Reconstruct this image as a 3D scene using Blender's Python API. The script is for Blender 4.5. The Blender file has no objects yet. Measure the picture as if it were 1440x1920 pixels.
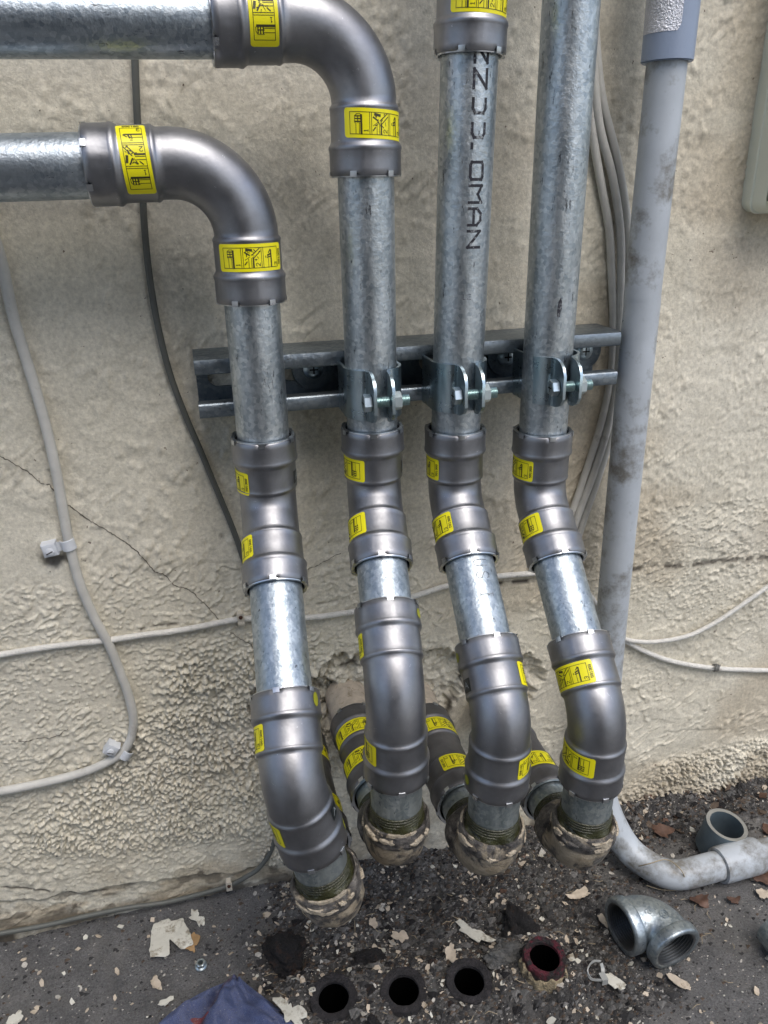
import bpy, math, random
import numpy as np
from mathutils import Vector, Matrix
rad = math.radians
scene = bpy.context.scene
COL = scene.collection

# ------------------------------------------------------------------ camera
FPX = 1445.0
CAM = np.array([0.0, -0.543, 0.60])
_p, _y, _r = rad(22.8), rad(13.5), rad(-1.2)
FWD = np.array([math.sin(_y)*math.cos(_p), math.cos(_y)*math.cos(_p), -math.sin(_p)])
_R = np.cross(FWD, [0, 0, 1]); _R /= np.linalg.norm(_R)
_U = np.cross(_R, FWD)
RGT = _R*math.cos(_r) + _U*math.sin(_r)
UPV = -_R*math.sin(_r) + _U*math.cos(_r)
cd = bpy.data.cameras.new('camera'); cam = bpy.data.objects.new('camera', cd); COL.objects.link(cam)
m3 = Matrix((RGT, UPV, -FWD)).transposed()
cam.matrix_world = Matrix.Translation(Vector(CAM)) @ m3.to_4x4()
cd.sensor_fit = 'VERTICAL'; cd.sensor_height = 32.0; cd.lens = 32.0*FPX/1920.0
cd.clip_start = 0.01; cd.clip_end = 500
scene.camera = cam

# ------------------------------------------------------------------ light
SUN_EL, SUN_AZ = 60.0, 162.0        # azimuth clockwise from +y (the wall faces -y)
w = bpy.data.worlds.new('World'); scene.world = w; w.use_nodes = True
nt = w.node_tree; nt.nodes.clear()
sky = nt.nodes.new('ShaderNodeTexSky'); sky.sky_type = 'NISHITA'; sky.sun_disc = False
sky.sun_elevation = rad(SUN_EL); sky.sun_rotation = rad(SUN_AZ)
sky.air_density = 1.0; sky.dust_density = 3.0; sky.ozone_density = 1.0
bg = nt.nodes.new('ShaderNodeBackground'); bg.inputs[1].default_value = 0.15
wo = nt.nodes.new('ShaderNodeOutputWorld')
nt.links.new(sky.outputs[0], bg.inputs[0]); nt.links.new(bg.outputs[0], wo.inputs[0])
sl = bpy.data.lights.new('sun', 'SUN'); sl.energy = 0.9; sl.angle = rad(38); sl.color = (1.0, 0.985, 0.93)
so = bpy.data.objects.new('sun', sl); COL.objects.link(so)
sd = Vector((math.sin(rad(SUN_AZ))*math.cos(rad(SUN_EL)), math.cos(rad(SUN_AZ))*math.cos(rad(SUN_EL)), math.sin(rad(SUN_EL))))
so.rotation_euler = sd.to_track_quat('Z', 'Y').to_euler()
scene.view_settings.view_transform = 'Standard'; scene.view_settings.look = 'None'
scene.view_settings.exposure = 0.62; scene.view_settings.gamma = 1.0
scene.cycles.max_bounces = 6

# ------------------------------------------------------------------ helpers
def at(px, py, y=None, z=None):
    d = FWD + RGT*(px-720)/FPX - UPV*(py-960)/FPX
    t = (y-CAM[1])/d[1] if y is not None else (z-CAM[2])/d[2]
    return CAM + t*d
V = lambda *a: np.array(a, dtype=float)
def unit(v): v = np.asarray(v, float); return v/np.linalg.norm(v)

class MB:
    def __init__(s): s.v = []; s.f = []; s.m = []; s.sm = []
    def add(s, verts, faces, mi=0, smooth=True):
        b = len(s.v); s.v += [tuple(map(float, p)) for p in verts]
        for f in faces: s.f.append([i+b for i in f]); s.m.append(mi); s.sm.append(smooth)
    def rings(s, rings, closed=True, mi=0, smooth=True, cap=(False, False)):
        n = len(rings[0]); b = len(s.v)
        for r in rings: s.v += [tuple(map(float, p)) for p in r]
        for i in range(len(rings)-1):
            for j in range(n if closed else n-1):
                k = (j+1) % n
                s.f.append([b+i*n+j, b+i*n+k, b+(i+1)*n+k, b+(i+1)*n+j]); s.m.append(mi); s.sm.append(smooth)
        if cap[0]: s.f.append([b+j for j in range(n)][::-1]); s.m.append(mi); s.sm.append(False)
        if cap[1]: s.f.append([b+(len(rings)-1)*n+j for j in range(n)]); s.m.append(mi); s.sm.append(False)
    def build(s, name, mats, parent=None, loc=None, sharp=35):
        me = bpy.data.meshes.new(name)
        o = bpy.data.objects.new(name, me); COL.objects.link(o)
        org = np.zeros(3)
        if parent is not None:
            o.parent = parent; org = np.array(WORG.get(parent.name, (0, 0, 0)))
        elif loc is not None:
            org = np.array(loc, float); o.location = org
        WORG[o.name] = tuple(org)
        vv = np.array(s.v) - org
        me.from_pydata([tuple(p) for p in vv], [], s.f)
        for mm in (mats if isinstance(mats, (list, tuple)) else [mats]): me.materials.append(mm)
        me.polygons.foreach_set('material_index', s.m)
        me.polygons.foreach_set('use_smooth', s.sm)
        me.update()
        try: me.set_sharp_from_angle(angle=rad(sharp))
        except Exception: pass
        return o
WORG = {}
def empty(name, loc):
    o = bpy.data.objects.new(name, None); COL.objects.link(o); o.location = tuple(loc); o.empty_display_size = .02
    WORG[o.name] = tuple(loc); return o
def tag(o, label=None, cat=None, group=None, kind=None):
    if label: o['label'] = label
    if cat: o['category'] = cat
    if group: o['group'] = group
    if kind: o['kind'] = kind
    return o

def frames(path):
    P = np.array(path, float); n = len(P)
    T = np.zeros_like(P); T[1:-1] = P[2:]-P[:-2]; T[0] = P[1]-P[0]; T[-1] = P[-1]-P[-2]
    T /= np.linalg.norm(T, axis=1)[:, None]
    a = V(0, 0, 1) if abs(T[0][2]) < .9 else V(1, 0, 0)
    N = [unit(np.cross(T[0], a))]
    for i in range(1, n):
        v = N[-1] - T[i]*np.dot(N[-1], T[i]); N.append(unit(v))
    N = np.array(N); B = np.cross(T, N); return P, T, N, B
def sweep(mb, path, radii, seg=32, mi=0, cap=(False, False), wob=0, seed=0):
    P, T, N, B = frames(path)
    rg = np.random.RandomState(seed)
    th = np.linspace(0, 2*math.pi, seg, endpoint=False)
    R = []
    for i in range(len(P)):
        r = radii[i] if hasattr(radii, '__len__') else radii
        rr = r*(1+wob*rg.uniform(-1, 1, seg)) if wob else np.full(seg, r)
        R.append(P[i] + (np.cos(th)*rr)[:, None]*N[i] + (np.sin(th)*rr)[:, None]*B[i])
    mb.rings(R, mi=mi, cap=cap)
def catmull(pts, sub=10):
    P = [2*np.array(pts[0])-np.array(pts[1])] + [np.array(p, float) for p in pts] + [2*np.array(pts[-1])-np.array(pts[-2])]
    out = []
    for i in range(1, len(P)-2):
        for k in range(sub):
            t = k/sub
            out.append(.5*((2*P[i]) + (-P[i-1]+P[i+1])*t + (2*P[i-1]-5*P[i]+4*P[i+1]-P[i+2])*t*t + (-P[i-1]+3*P[i]-3*P[i+1]+P[i+2])*t**3))
    out.append(P[-2]); return np.array(out)

# numpy noise ---------------------------------------------------------------
def _h(ix, iy, seed):
    n = (ix.astype(np.int64)*374761393 + iy.astype(np.int64)*668265263 + seed*1442695041) & 0xffffffff
    n = ((n ^ (n >> 13))*1274126177) & 0xffffffff
    n = (n ^ (n >> 16)) & 0xffffffff
    n = (n*2246822519) & 0xffffffff; n = n ^ (n >> 15)
    return (n & 0xffffff)/float(0xffffff)
def vnoise(x, y, seed=0):
    ix = np.floor(x); iy = np.floor(y); fx = x-ix; fy = y-iy
    fx = fx*fx*fx*(fx*(fx*6-15)+10); fy = fy*fy*fy*(fy*(fy*6-15)+10)
    a = _h(ix, iy, seed); b = _h(ix+1, iy, seed); c = _h(ix, iy+1, seed); d = _h(ix+1, iy+1, seed)
    return (a*(1-fx)+b*fx)*(1-fy) + (c*(1-fx)+d*fx)*fy
def fbm(x, y, seed=0, o=4, g=.5):
    s = 0; a = 1; t = 0
    for k in range(o):
        s = s + a*vnoise(x*2**k, y*2**k, seed+k*17); t += a; a *= g
    return s/t
def worley(x, y, seed=0, jit=.95):
    ix = np.floor(x); iy = np.floor(y); best = np.full(x.shape, 9.); rid = np.zeros(x.shape)
    for dx in (-1, 0, 1):
        for dy in (-1, 0, 1):
            cx = ix+dx; cy = iy+dy
            px = cx+.5+jit*(_h(cx, cy, seed)-.5); py = cy+.5+jit*(_h(cx, cy, seed+7)-.5)
            d = np.hypot(px-x, py-y); m = d < best
            best = np.where(m, d, best); rid = np.where(m, _h(cx, cy, seed+19), rid)
    return best, rid
def sstep(a, b, x):
    t = np.clip((x-a)/(b-a), 0, 1); return t*t*(3-2*t)

# ------------------------------------------------------------------ materials
def newmat(name):
    m = bpy.data.materials.new(name); m.use_nodes = True
    n = m.node_tree.nodes; b = n['Principled BSDF']; return m, m.node_tree, b
def N(nt, t, **kw):
    n = nt.nodes.new(t)
    for k, v in kw.items():
        if k in n.inputs: n.inputs[k].default_value = v
        else: setattr(n, k, v)
    return n
def noise(nt, scale, detail=4, rough=.55, vec=None, dist=0):
    n = N(nt, 'ShaderNodeTexNoise'); n.inputs['Scale'].default_value = scale; n.inputs['Detail'].default_value = detail
    n.inputs['Roughness'].default_value = rough; n.inputs['Distortion'].default_value = dist
    if vec is not None: nt.links.new(vec, n.inputs['Vector'])
    return n.outputs['Fac']
def ramp(nt, fac, stops):
    r = N(nt, 'ShaderNodeValToRGB'); nt.links.new(fac, r.inputs[0]); e = r.color_ramp.elements
    while len(e) > 1: e.remove(e[-1])
    e[0].position = stops[0][0]; e[0].color = col(stops[0][1])
    for p, c in stops[1:]:
        q = e.new(p); q.color = col(c)
    return r.outputs[0]
def col(c):
    if isinstance(c, (int, float)): return (c, c, c, 1)
    return tuple(c)+(1,) if len(c) == 3 else tuple(c)
def mix(nt, fac, a, b, mode='MIX'):
    m = N(nt, 'ShaderNodeMix', data_type='RGBA', blend_type=mode)
    for s, v in ((0, fac), (6, a), (7, b)):
        if hasattr(v, 'is_output') or isinstance(v, bpy.types.NodeSocket): nt.links.new(v, m.inputs[s])
        else: m.inputs[s].default_value = v if s == 0 else col(v)
    return m.outputs[2]
def coords(nt, scale=(1, 1, 1)):
    t = N(nt, 'ShaderNodeTexCoord'); mp = N(nt, 'ShaderNodeMapping'); mp.inputs['Scale'].default_value = scale
    nt.links.new(t.outputs['Object'], mp.inputs[0]); return mp.outputs[0]
def bump(nt, b, h, strength, dist):
    n = N(nt, 'ShaderNodeBump'); n.inputs['Strength'].default_value = strength; n.inputs['Distance'].default_value = dist
    nt.links.new(h, n.inputs['Height']); nt.links.new(n.outputs[0], b.inputs['Normal']); return n

def galv(name, base=(.58, .625, .65), dark=(.33, .37, .39), stretch=(1, 1, .25), rough=(.30, .52), met=.92):
    m, nt, b = newmat(name)
    c = coords(nt); cs = coords(nt, stretch)
    v = N(nt, 'ShaderNodeTexVoronoi'); v.inputs['Scale'].default_value = 420; nt.links.new(c, v.inputs['Vector'])
    f1 = noise(nt, 60, 6, .7, cs); f2 = noise(nt, 420, 3, .6, c); f3 = noise(nt, 14, 4, .6, cs)
    a = ramp(nt, f1, [(.3, dark), (.62, base)])
    sp = ramp(nt, v.outputs['Color'], [(0, (.66, .70, .74)), (1, (1.22, 1.2, 1.18))])
    a = mix(nt, 1.0, a, sp, 'MULTIPLY')
    st = ramp(nt, f3, [(.52, 0), (.68, 1)])
    a = mix(nt, st, a, tuple(x*.72 for x in base))
    dk = ramp(nt, noise(nt, 230, 5, .75, cs), [(.62, 0), (.67, 1)])
    a = mix(nt, dk, a, (.13, .14, .15))
    nt.links.new(a, b.inputs['Base Color']); b.inputs['Metallic'].default_value = met
    r = N(nt, 'ShaderNodeMapRange'); nt.links.new(f1, r.inputs[0]); r.inputs[3].default_value = rough[0]; r.inputs[4].default_value = rough[1]
    nt.links.new(r.outputs[0], b.inputs['Roughness'])
    bump(nt, b, f2, .5, .0006)
    return m
def satin(name, base, rough=.34, met=1.0, var=.25, scr=True):
    m, nt, b = newmat(name)
    c = coords(nt)
    f = noise(nt, 35, 5, .6, c)
    a = ramp(nt, f, [(.3, tuple(x*(1-var) for x in base)), (.7, tuple(x*(1+var) for x in base))])
    if scr:
        du = ramp(nt, noise(nt, 22, 6, .7, c, .8), [(.52, 0), (.75, .55)])
        a = mix(nt, du, a, tuple(x*.62 for x in base))
        s = ramp(nt, noise(nt, 260, 4, .8, coords(nt, (1, .35, 1)), 1.5), [(.685, 0), (.71, 1)])
        a = mix(nt, s, a, tuple(min(1, x*2.4) for x in base))
    nt.links.new(a, b.inputs['Base Color']); b.inputs['Metallic'].default_value = met
    r = N(nt, 'ShaderNodeMapRange'); nt.links.new(noise(nt, 90, 5, .7, c), r.inputs[0]); r.inputs[3].default_value = rough-.14; r.inputs[4].default_value = rough+.20
    nt.links.new(r.outputs[0], b.inputs['Roughness'])
    bump(nt, b, noise(nt, 500, 3, .5, c), .25, .0002)
    return m
def plain(name, base, rough=.5, met=0, var=.15, sc=60, dirt=None, dsc=40, dpos=(.55, .7), bmp=.3, bd=.0004, spec=None):
    m, nt, b = newmat(name)
    c = coords(nt)
    a = ramp(nt, noise(nt, sc, 5, .6, c), [(.3, tuple(x*(1-var) for x in base)), (.7, tuple(min(1, x*(1+var)) for x in base))])
    if dirt is not None:
        a = mix(nt, ramp(nt, noise(nt, dsc, 6, .7, c), [(dpos[0], 0), (dpos[1], 1)]), a, dirt)
    nt.links.new(a, b.inputs['Base Color']); b.inputs['Metallic'].default_value = met; b.inputs['Roughness'].default_value = rough
    if spec is not None: b.inputs['Specular IOR Level'].default_value = spec
    bump(nt, b, noise(nt, 700, 3, .6, c), bmp, bd)
    return m

GALV = galv('galvanised_steel')
GALVB = galv('galvanised_bright', (.53, .59, .63), (.33, .38, .42), (1, 1, .2), (.34, .52))
GALVH = galv('galvanised_horizontal', (.50, .56, .61), (.30, .345, .39), (.3, 1, 1))
NIPPLE = galv('weathered_zinc', (.46, .50, .50), (.20, .24, .24), (1, 1, .3), (.35, .6), .8)
FIT = satin('press_fitting_steel', (.300, .306, .325), .42, var=.18)
FITD = satin('dark_press_fitting', (.19, .188, .192), .5, .85, .25)
ZINC = satin('bright_zinc', (.60, .69, .73), .33, .95, .15)
ZINCD = galv('strut_zinc', (.30, .345, .38), (.17, .20, .23), (.3, 1, 1), (.3, .5))
STRAPM = satin('strap_zinc', (.40, .49, .54), .27, var=.22)
TEAL = satin('bolt_zinc', (.54, .66, .65), .28, var=.1)
RING = satin('grip_ring', (.62, .65, .68), .28, var=.1)
BLACKIN = plain('black_rubber', (.012, .012, .013), .6)
YEL = plain('sticker_yellow', (.86, .78, .01), .38, var=.03, bmp=.1, bd=.0001)
INK = plain('ink_black', (.05, .045, .01), .5, var=.2, bmp=0)
INKP = plain('pipe_ink', (.018, .018, .026), .6, var=.3, dirt=(.25, .27, .28), dsc=320, dpos=(.55, .62))
INKF = plain('faded_ink', (.10, .11, .13), .6, var=.3, dirt=(.35, .38, .40), dsc=300, dpos=(.5, .6))
TAGB = plain('tag_black', (.012, .016, .018), .35, var=.1)
TAGW = plain('tag_print', (.25, .27, .27), .4)
DOT = plain('dot_yellow_green', (.32, .33, .02), .45, var=.2)
DOPE = plain('thread_dope', (.035, .037, .016), .12, var=.5, sc=120, bmp=.8, bd=.001)
CABLE = plain('grey_cable', (.54, .535, .50), .5, var=.12, dirt=(.24, .22, .18), dsc=45, dpos=(.6, .8))
CABLEW = plain('painted_white_cable', (.62, .61, .57), .55, var=.12, sc=200, dirt=(.20, .17, .13), dsc=90, dpos=(.62, .72), bmp=.8, bd=.001)
CABLED = plain('dark_grey_cable', (.105, .11, .10), .5, var=.12)
CABLEG = plain('mid_grey_cable', (.20, .20, .19), .55, var=.15, dirt=(.10, .09, .07), dsc=60)
PVC = plain('grey_pvc', (.42, .46, .50), .42, var=.12, sc=25, dirt=(.17, .165, .15), dsc=20, dpos=(.50, .63), bmp=.15)
PVCN = plain('new_grey_pvc', (.27, .33, .44), .4, var=.05, sc=20)
PVCD = plain('dark_pvc', (.085, .115, .135), .45, var=.15)
PVCE = plain('cut_pvc_edge', (.22, .22, .20), .6, var=.2)
FOIL = plain('foil_sticker', (.62, .64, .70), .3, var=.2, met=.5, bmp=.9, bd=.002)
BOXM = plain('box_paint', (.70, .73, .62), .45, var=.04, sc=8, bmp=.1)
CLIPM = plain('painted_clip', (.60, .63, .67), .4, var=.08, dirt=(.2, .17, .14), dsc=150, dpos=(.66, .75))
NAILC = plain('clip_white', (.58, .53, .44), .5, var=.15, dirt=(.10, .05, .03), dsc=200, dpos=(.62, .7))
RUST = plain('rust', (.07, .028, .015), .8, var=.5, sc=200)
FLAKE = plain('paint_flake', (.50, .43, .34), .7, var=.2, sc=150, dirt=(.25, .20, .13), dsc=120, dpos=(.56, .68))
FLAKEG = plain('old_paint_flake', (.60, .59, .52), .7, var=.12, sc=90, dirt=(.30, .27, .21), dsc=110, dpos=(.53, .64))
FLAKEB = plain('tan_underside', (.36, .23, .11), .8, var=.2)
LEAF = plain('brown_leaf', (.10, .055, .038), .6, var=.5, sc=120)
STUBM = plain('charred_pipe', (.020, .018, .020), .75, var=.6, sc=180, bmp=1, bd=.002)
STUBR = plain('red_doped_rim', (.10, .010, .022), .5, var=.9, sc=160, dirt=(.018, .014, .014), dsc=140, dpos=(.44, .54), bmp=1, bd=.003)
WRAP = plain('tan_wrap', (.40, .33, .21), .7, var=.3, sc=90, dirt=(.04, .035, .03), dsc=90, dpos=(.5, .62), bmp=1, bd=.003)
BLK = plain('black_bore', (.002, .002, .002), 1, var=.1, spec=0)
CLODM = plain('charred_clod', (.012, .011, .012), .85, var=.6, sc=200, dirt=(.05, .025, .015), dsc=120, bmp=1, bd=.003)
CLODG = plain('grey_rubble', (.12, .12, .115), .85, var=.4, sc=250, bmp=1, bd=.003)
FIBRE = plain('fibre', (.30, .25, .17), .6)
ZIP = plain('zip_tie_plastic', (.34, .35, .34), .35)

def cast_mat():
    m, nt, b = newmat('tarred_painted_iron')
    c = coords(nt)
    f = noise(nt, 70, 7, .68, c, .6)
    g = N(nt, 'ShaderNodeTexCoord'); g2 = noise(nt, 28, 3, .5, c)
    tan = ramp(nt, noise(nt, 200, 5, .7, c), [(.3, (.30, .22, .13)), (.7, (.48, .39, .26))])
    blk = ramp(nt, noise(nt, 160, 5, .7, c), [(.35, (.018, .018, .02)), (.75, (.13, .12, .115))])
    s = N(nt, 'ShaderNodeMath', operation='ADD'); nt.links.new(f, s.inputs[0]); nt.links.new(g2, s.inputs[1])
    k = ramp(nt, s.outputs[0], [(.90, 1), (.98, 0)])
    a = mix(nt, k, blk, tan)
    a2 = ramp(nt, noise(nt, 110, 4, .6, c), [(.62, 0), (.68, 1)])
    a = mix(nt, a2, a, (.42, .40, .36))
    nt.links.new(a, b.inputs['Base Color']); b.inputs['Roughness'].default_value = .5
    bump(nt, b, noise(nt, 260, 6, .7, c), .9, .0022)
    return m
CAST = cast_mat()
def cast2(tanfirst):
    m, nt, b = newmat('painted_iron_body' if tanfirst else 'tar_band')
    c = coords(nt)
    tan = ramp(nt, noise(nt, 150, 6, .7, c), [(.3, (.30, .24, .16)), (.7, (.58, .50, .38))])
    blk = ramp(nt, noise(nt, 160, 5, .7, c), [(.35, (.018, .018, .02)), (.55, (.14, .13, .12)), (.75, (.40, .37, .32))])
    k = ramp(nt, noise(nt, 55, 6, .65, c, .5), [(.50, 0), (.58, 1)] if tanfirst else [(.36, 0), (.44, 1)])
    a = mix(nt, k, tan, blk)
    nt.links.new(a, b.inputs['Base Color']); b.inputs['Roughness'].default_value = .36
    bump(nt, b, noise(nt, 260, 6, .75, c), 1.0, .0030)
    return m
CASTT = cast2(True); CASTB = cast2(False)

def wall_mat():
    m, nt, b = newmat('cream_painted_stucco')
    c = coords(nt)
    at_ = N(nt, 'ShaderNodeAttribute', attribute_name='dirt')
    at2 = N(nt, 'ShaderNodeAttribute', attribute_name='stain_shade')
    a = ramp(nt, noise(nt, 6, 5, .6, c), [(.3, (.63, .592, .485)), (.7, (.73, .69, .58))])
    a = mix(nt, ramp(nt, noise(nt, 45, 6, .7, c), [(.5, 0), (.75, .45)]), a, (.44, .405, .32))
    a = mix(nt, at2.outputs['Fac'], a, (.34, .26, .16))
    a = mix(nt, 1.0, a, ramp(nt, noise(nt, 330, 4, .7, c), [(.25, .72), (.75, 1.22)]), 'MULTIPLY')
    sp = ramp(nt, noise(nt, 230, 3, .6, c), [(.70, 0), (.73, 1)])
    a = mix(nt, sp, a, (.17, .13, .10))
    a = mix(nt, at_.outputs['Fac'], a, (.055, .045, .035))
    nt.links.new(a, b.inputs['Base Color']); b.inputs['Roughness'].default_value = .62
    b.inputs['Specular IOR Level'].default_value = .35
    h = N(nt, 'ShaderNodeMath', operation='ADD')
    nt.links.new(noise(nt, 220, 5, .7, c), h.inputs[0]); nt.links.new(noise(nt, 620, 4, .75, c), h.inputs[1])
    bump(nt, b, h.outputs[0], .40, .0017)
    return m
def ground_mat():
    m, nt, b = newmat('dirty_ground')
    c = coords(nt)
    at_ = N(nt, 'ShaderNodeAttribute', attribute_name='char')
    a = ramp(nt, noise(nt, 40, 7, .7, c), [(.3, (.115, .115, .117)), (.7, (.235, .232, .228))])
    k = ramp(nt, noise(nt, 90, 7, .75, c), [(.30, (.014, .014, .015)), (.45, (.05, .048, .047)), (.75, (.20, .19, .175))])
    a = mix(nt, at_.outputs['Fac'], a, k)
    a = mix(nt, 1.0, a, ramp(nt, noise(nt, 620, 4, .75, c), [(.25, .45), (.75, 1.75)]), 'MULTIPLY')
    sp = ramp(nt, noise(nt, 520, 3, .6, c), [(.68, 0), (.72, 1)])
    a = mix(nt, sp, a, (.30, .27, .23))
    dk = ramp(nt, noise(nt, 330, 3, .6, c), [(.64, 0), (.70, 1)])
    a = mix(nt, dk, a, (.012, .012, .013))
    a = mix(nt, ramp(nt, noise(nt, 18, 6, .7, c, .5), [(.48, 0), (.70, .55)]), a, (.27, .26, .24))
    fa = N(nt, 'ShaderNodeAttribute', attribute_name='far')
    a = mix(nt, fa.outputs['Fac'], a, (.36, .345, .31))  # unseen ground farther out lightened to reflect in the metal and fill undersides
    nt.links.new(a, b.inputs['Base Color']); b.inputs['Roughness'].default_value = .7
    bump(nt, b, noise(nt, 480, 6, .8, c), 1.0, .0045)
    return m
WALLM = wall_mat(); GROUNDM = ground_mat()

# ------------------------------------------------------------------ the wall
PEN = [(0.048, .190), (0.0985, .197), (.166, .188), (.238, .178)]      # where the old pipes leave the wall (x, z)
def nonuni(a, b, step, lo, hi):
    core = np.arange(a, b, step)
    out = [core]; s = step; x = b; up = []
    while x < hi: up.append(x); s *= 1.18; x += s
    up.append(hi); s = step; x = a-step; dn = []
    while x > lo: dn.append(x); s *= 1.18; x -= s
    dn.append(lo); return np.concatenate([np.array(dn[::-1]), core, np.array(up)])
def pseg(X, Z, pts):
    best = np.full(X.shape, 9.)
    for (x0, z0), (x1, z1) in zip(pts[:-1], pts[1:]):
        dx, dz = x1-x0, z1-z0; t = np.clip(((X-x0)*dx+(Z-z0)*dz)/(dx*dx+dz*dz), 0, 1)
        best = np.minimum(best, np.hypot(X-x0-t*dx, Z-z0-t*dz))
    return best
def wp(px, py): p = at(px, py, y=0); return (p[0], p[2])
def wall_h(X, Z):
    """height of the stucco (metres out of the wall) and its dirt"""
    h = .0035*(fbm(X*9, Z*9, 3, 3)-.5) + .0014*(fbm(X*40, Z*40, 5, 4)-.5) + .0016*sstep(.50,.56,fbm(X*18+Z*9, Z*26, 7, 4))*.35
    # dragged trowel ridges, running up to the right
    u = X*.80+Z*.60; v = -X*.60+Z*.80
    wv = v + .006*fbm(X*45, Z*45, 11, 3)
    rd = 1-np.abs(2*fbm(u*35, wv*120, 21, 3)-1)
    msk = sstep(.48, .62, fbm(X*14, Z*14, 31, 3))*sstep(.40, .60, fbm(X*60, Z*60, 33, 3))
    h += .0012*msk*sstep(.84, .97, rd)
    cr_ = 1-np.abs(2*fbm(u*60+3, v*70, 37, 3)-1)
    h += .0009*sstep(.56, .68, fbm(X*20+7, Z*20, 39, 3))*sstep(.90, .99, cr_)
    # scattered blobs
    d, rid = worley(X*120, Z*120, 41)
    bm = sstep(.50, .66, fbm(X*22, Z*22, 51, 3))
    h += .0011*bm*(rid > .35)*np.clip(1-d*1.9, 0, 1)**1.2*1.3
    h += .0003*(fbm(X*190, Z*190, 61, 2)-.5)
    # rough dashed render low on the wall
    def blob(px, py, rx, rz):
        x, z = wp(px, py); return np.clip(1-np.hypot((X-x)/rx, (Z-z)/rz), 0, 1)
    reg = blob(470, 1380, .125, .13)*1.5 + blob(330, 1480, .13, .085)*1.4 + blob(150, 1560, .10, .04)*.8
    reg += blob(1360, 1440, .16, .05)*1.5 + blob(1250, 1500, .12, .03) + blob(560, 1560, .06, .06)
    reg = sstep(.22, .75, reg + .5*(fbm(X*30, Z*30, 71, 4)-.5))
    wx = X + .0016*(fbm(X*300, Z*300, 81, 2)-.5); wz = Z + .0016*(fbm(X*300, Z*300, 91, 2)-.5)
    d1, r1 = worley(wx*285, wz*320, 101); d2, r2 = worley(wx*430, wz*470, 111)
    lump = np.clip(1.0-(d1*1.7)**2, 0, 1)**.7*(r1 > .25)*(.4+.8*r1) + .5*np.clip(1-(d2*1.8)**2, 0, 1)*(r2 > .35)
    lump = lump*(.35+1.1*fbm(X*60, Z*60, 121, 2))
    h += reg*(.0037*lump + .0016*(fbm(X*80, Z*80, 127, 2)-.5) + .0010*(fbm(X*420, Z*420, 123, 2)-.5))
    # lighter pimples fading out round the rough zone
    reg2 = sstep(.10, .5, blob(300, 1380, .26, .20)*1.2 + blob(1340, 1000, .25, .25)*.6 + .3*(fbm(X*30, Z*30, 75, 3)-.4))*(1-reg)
    h += .0011*reg2*np.clip(1-(d1*2.2)**2, 0, 1)*(r1 > .62) + .0003*reg2*(fbm(X*60, Z*75, 77, 3)-.5)
    # lip near the base of the wall on the left, chipped render below
    lipz = wp(150, 1672)[1] - .10*(X - wp(150, 1672)[0]) + .010*(fbm(X*50, X*0, 131, 4)-.5)
    edge = (1-sstep(-.001, .0012, Z-lipz))*(1-sstep(.02, .06, X))
    h -= .003*edge
    # broken-out holes round the pipes
    dirt = np.zeros(X.shape)
    for i, (x, z) in enumerate(PEN):
        ang = np.arctan2(Z-z, X-x)
        rr = .022+.016*fbm(np.cos(ang)*2.6+5*i, np.sin(ang)*2.6+3*i, 141, 4)+.010*(fbm(X*130, Z*130, 143, 3)-.5)+.008*(Z > z)
        d = np.hypot(X-x, (Z-z)*.9)
        hole = 1-sstep(-.004, .003, d-rr)
        wq, wr = worley(X*95+i, Z*95, 155+i)
        h = h - hole*(.007 + .009*np.round(5*fbm(X*45, Z*45, 151+i, 3))/5 - .004*(wr-.5)*(wq < .6) + .0035*(fbm(X*260, Z*260, 153, 3)-.5) - .003)
        rr = rr
        rim = np.exp(-((d-rr-.002)/.0035)**2)*2*sstep(.45, .5, fbm(X*120, Z*120, 163, 3))
        h += .0022*rim*fbm(X*90, Z*90, 161, 3)
        dirt = np.maximum(dirt, .85*np.exp(-((d-rr)/.0020)**2)*sstep(.46, .60, fbm(X*60, Z*60, 171+i, 3)))
    # old chip behind the left cable's clip
    x, z = wp(105, 1050); d = np.hypot((X-x)*.8, (Z-z)*1.3); k = 1-sstep(.004, .009, d+.006*(fbm(X*200, Z*200, 181, 2)-.5))
    h -= .003*k; dirt = np.maximum(dirt, .85*k)
    # dirt gathered in the long horizontal seam left and right
    for pts, wd, am in ((((400, 1168), (470, 1152), (560, 1140), (640, 1125)), .0014, .5), (((240, 1185), (300, 1172), (350, 1168)), .0013, .9),
                        (((905, 1098), (960, 1092), (1010, 1088)), .0022, 1.), (((1180, 1068), (1290, 1060), (1370, 1050), (1440, 1046)), .0030, .8),
                        (((0, 1662), (80, 1668), (150, 1680), (210, 1672), (260, 1668)), .0013, .9), (((640, 1255), (665, 1248), (690, 1262)), .004, .9)):
        dd = pseg(X, Z, [wp(*p) for p in pts])
        nn = sstep(.38, .60, fbm(X*130, Z*130, 191, 4))
        k = am*np.exp(-(dd/wd)**2)*nn; dirt = np.maximum(dirt, k); h -= .0012*k
    for (px, py, rx, rz, am) in ((400, 1005, .012, .007, .6), (390, 1480, .006, .005, .8), (380, 1640, .008, .012, .7), (140, 1700, .012, .008, .8), (600, 1500, .01, .01, .3), (1190, 180, .004, .004, .4), (350, 640, .008, .01, .3), (700, 590, .004, .004, .3), (235, 1400, .01, .016, .5)):
        x, z = wp(px, py); k = np.clip(1-np.hypot((X-x)/rx, (Z-z)/rz), 0, 1)
        dirt = np.maximum(dirt, am*sstep(.1, .6, k)*sstep(.42, .62, fbm(X*260, Z*260, 201, 3)))
    dirt = np.maximum(dirt, .85*(1-sstep(.002, .02, Z))*sstep(.40, .62, fbm(X*60, Z*60, 211, 4)))
    stain_shade = .55*(1-sstep(.0, .10, Z))*sstep(.42, .65, fbm(X*26, Z*34, 221, 4))*1.0
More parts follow.
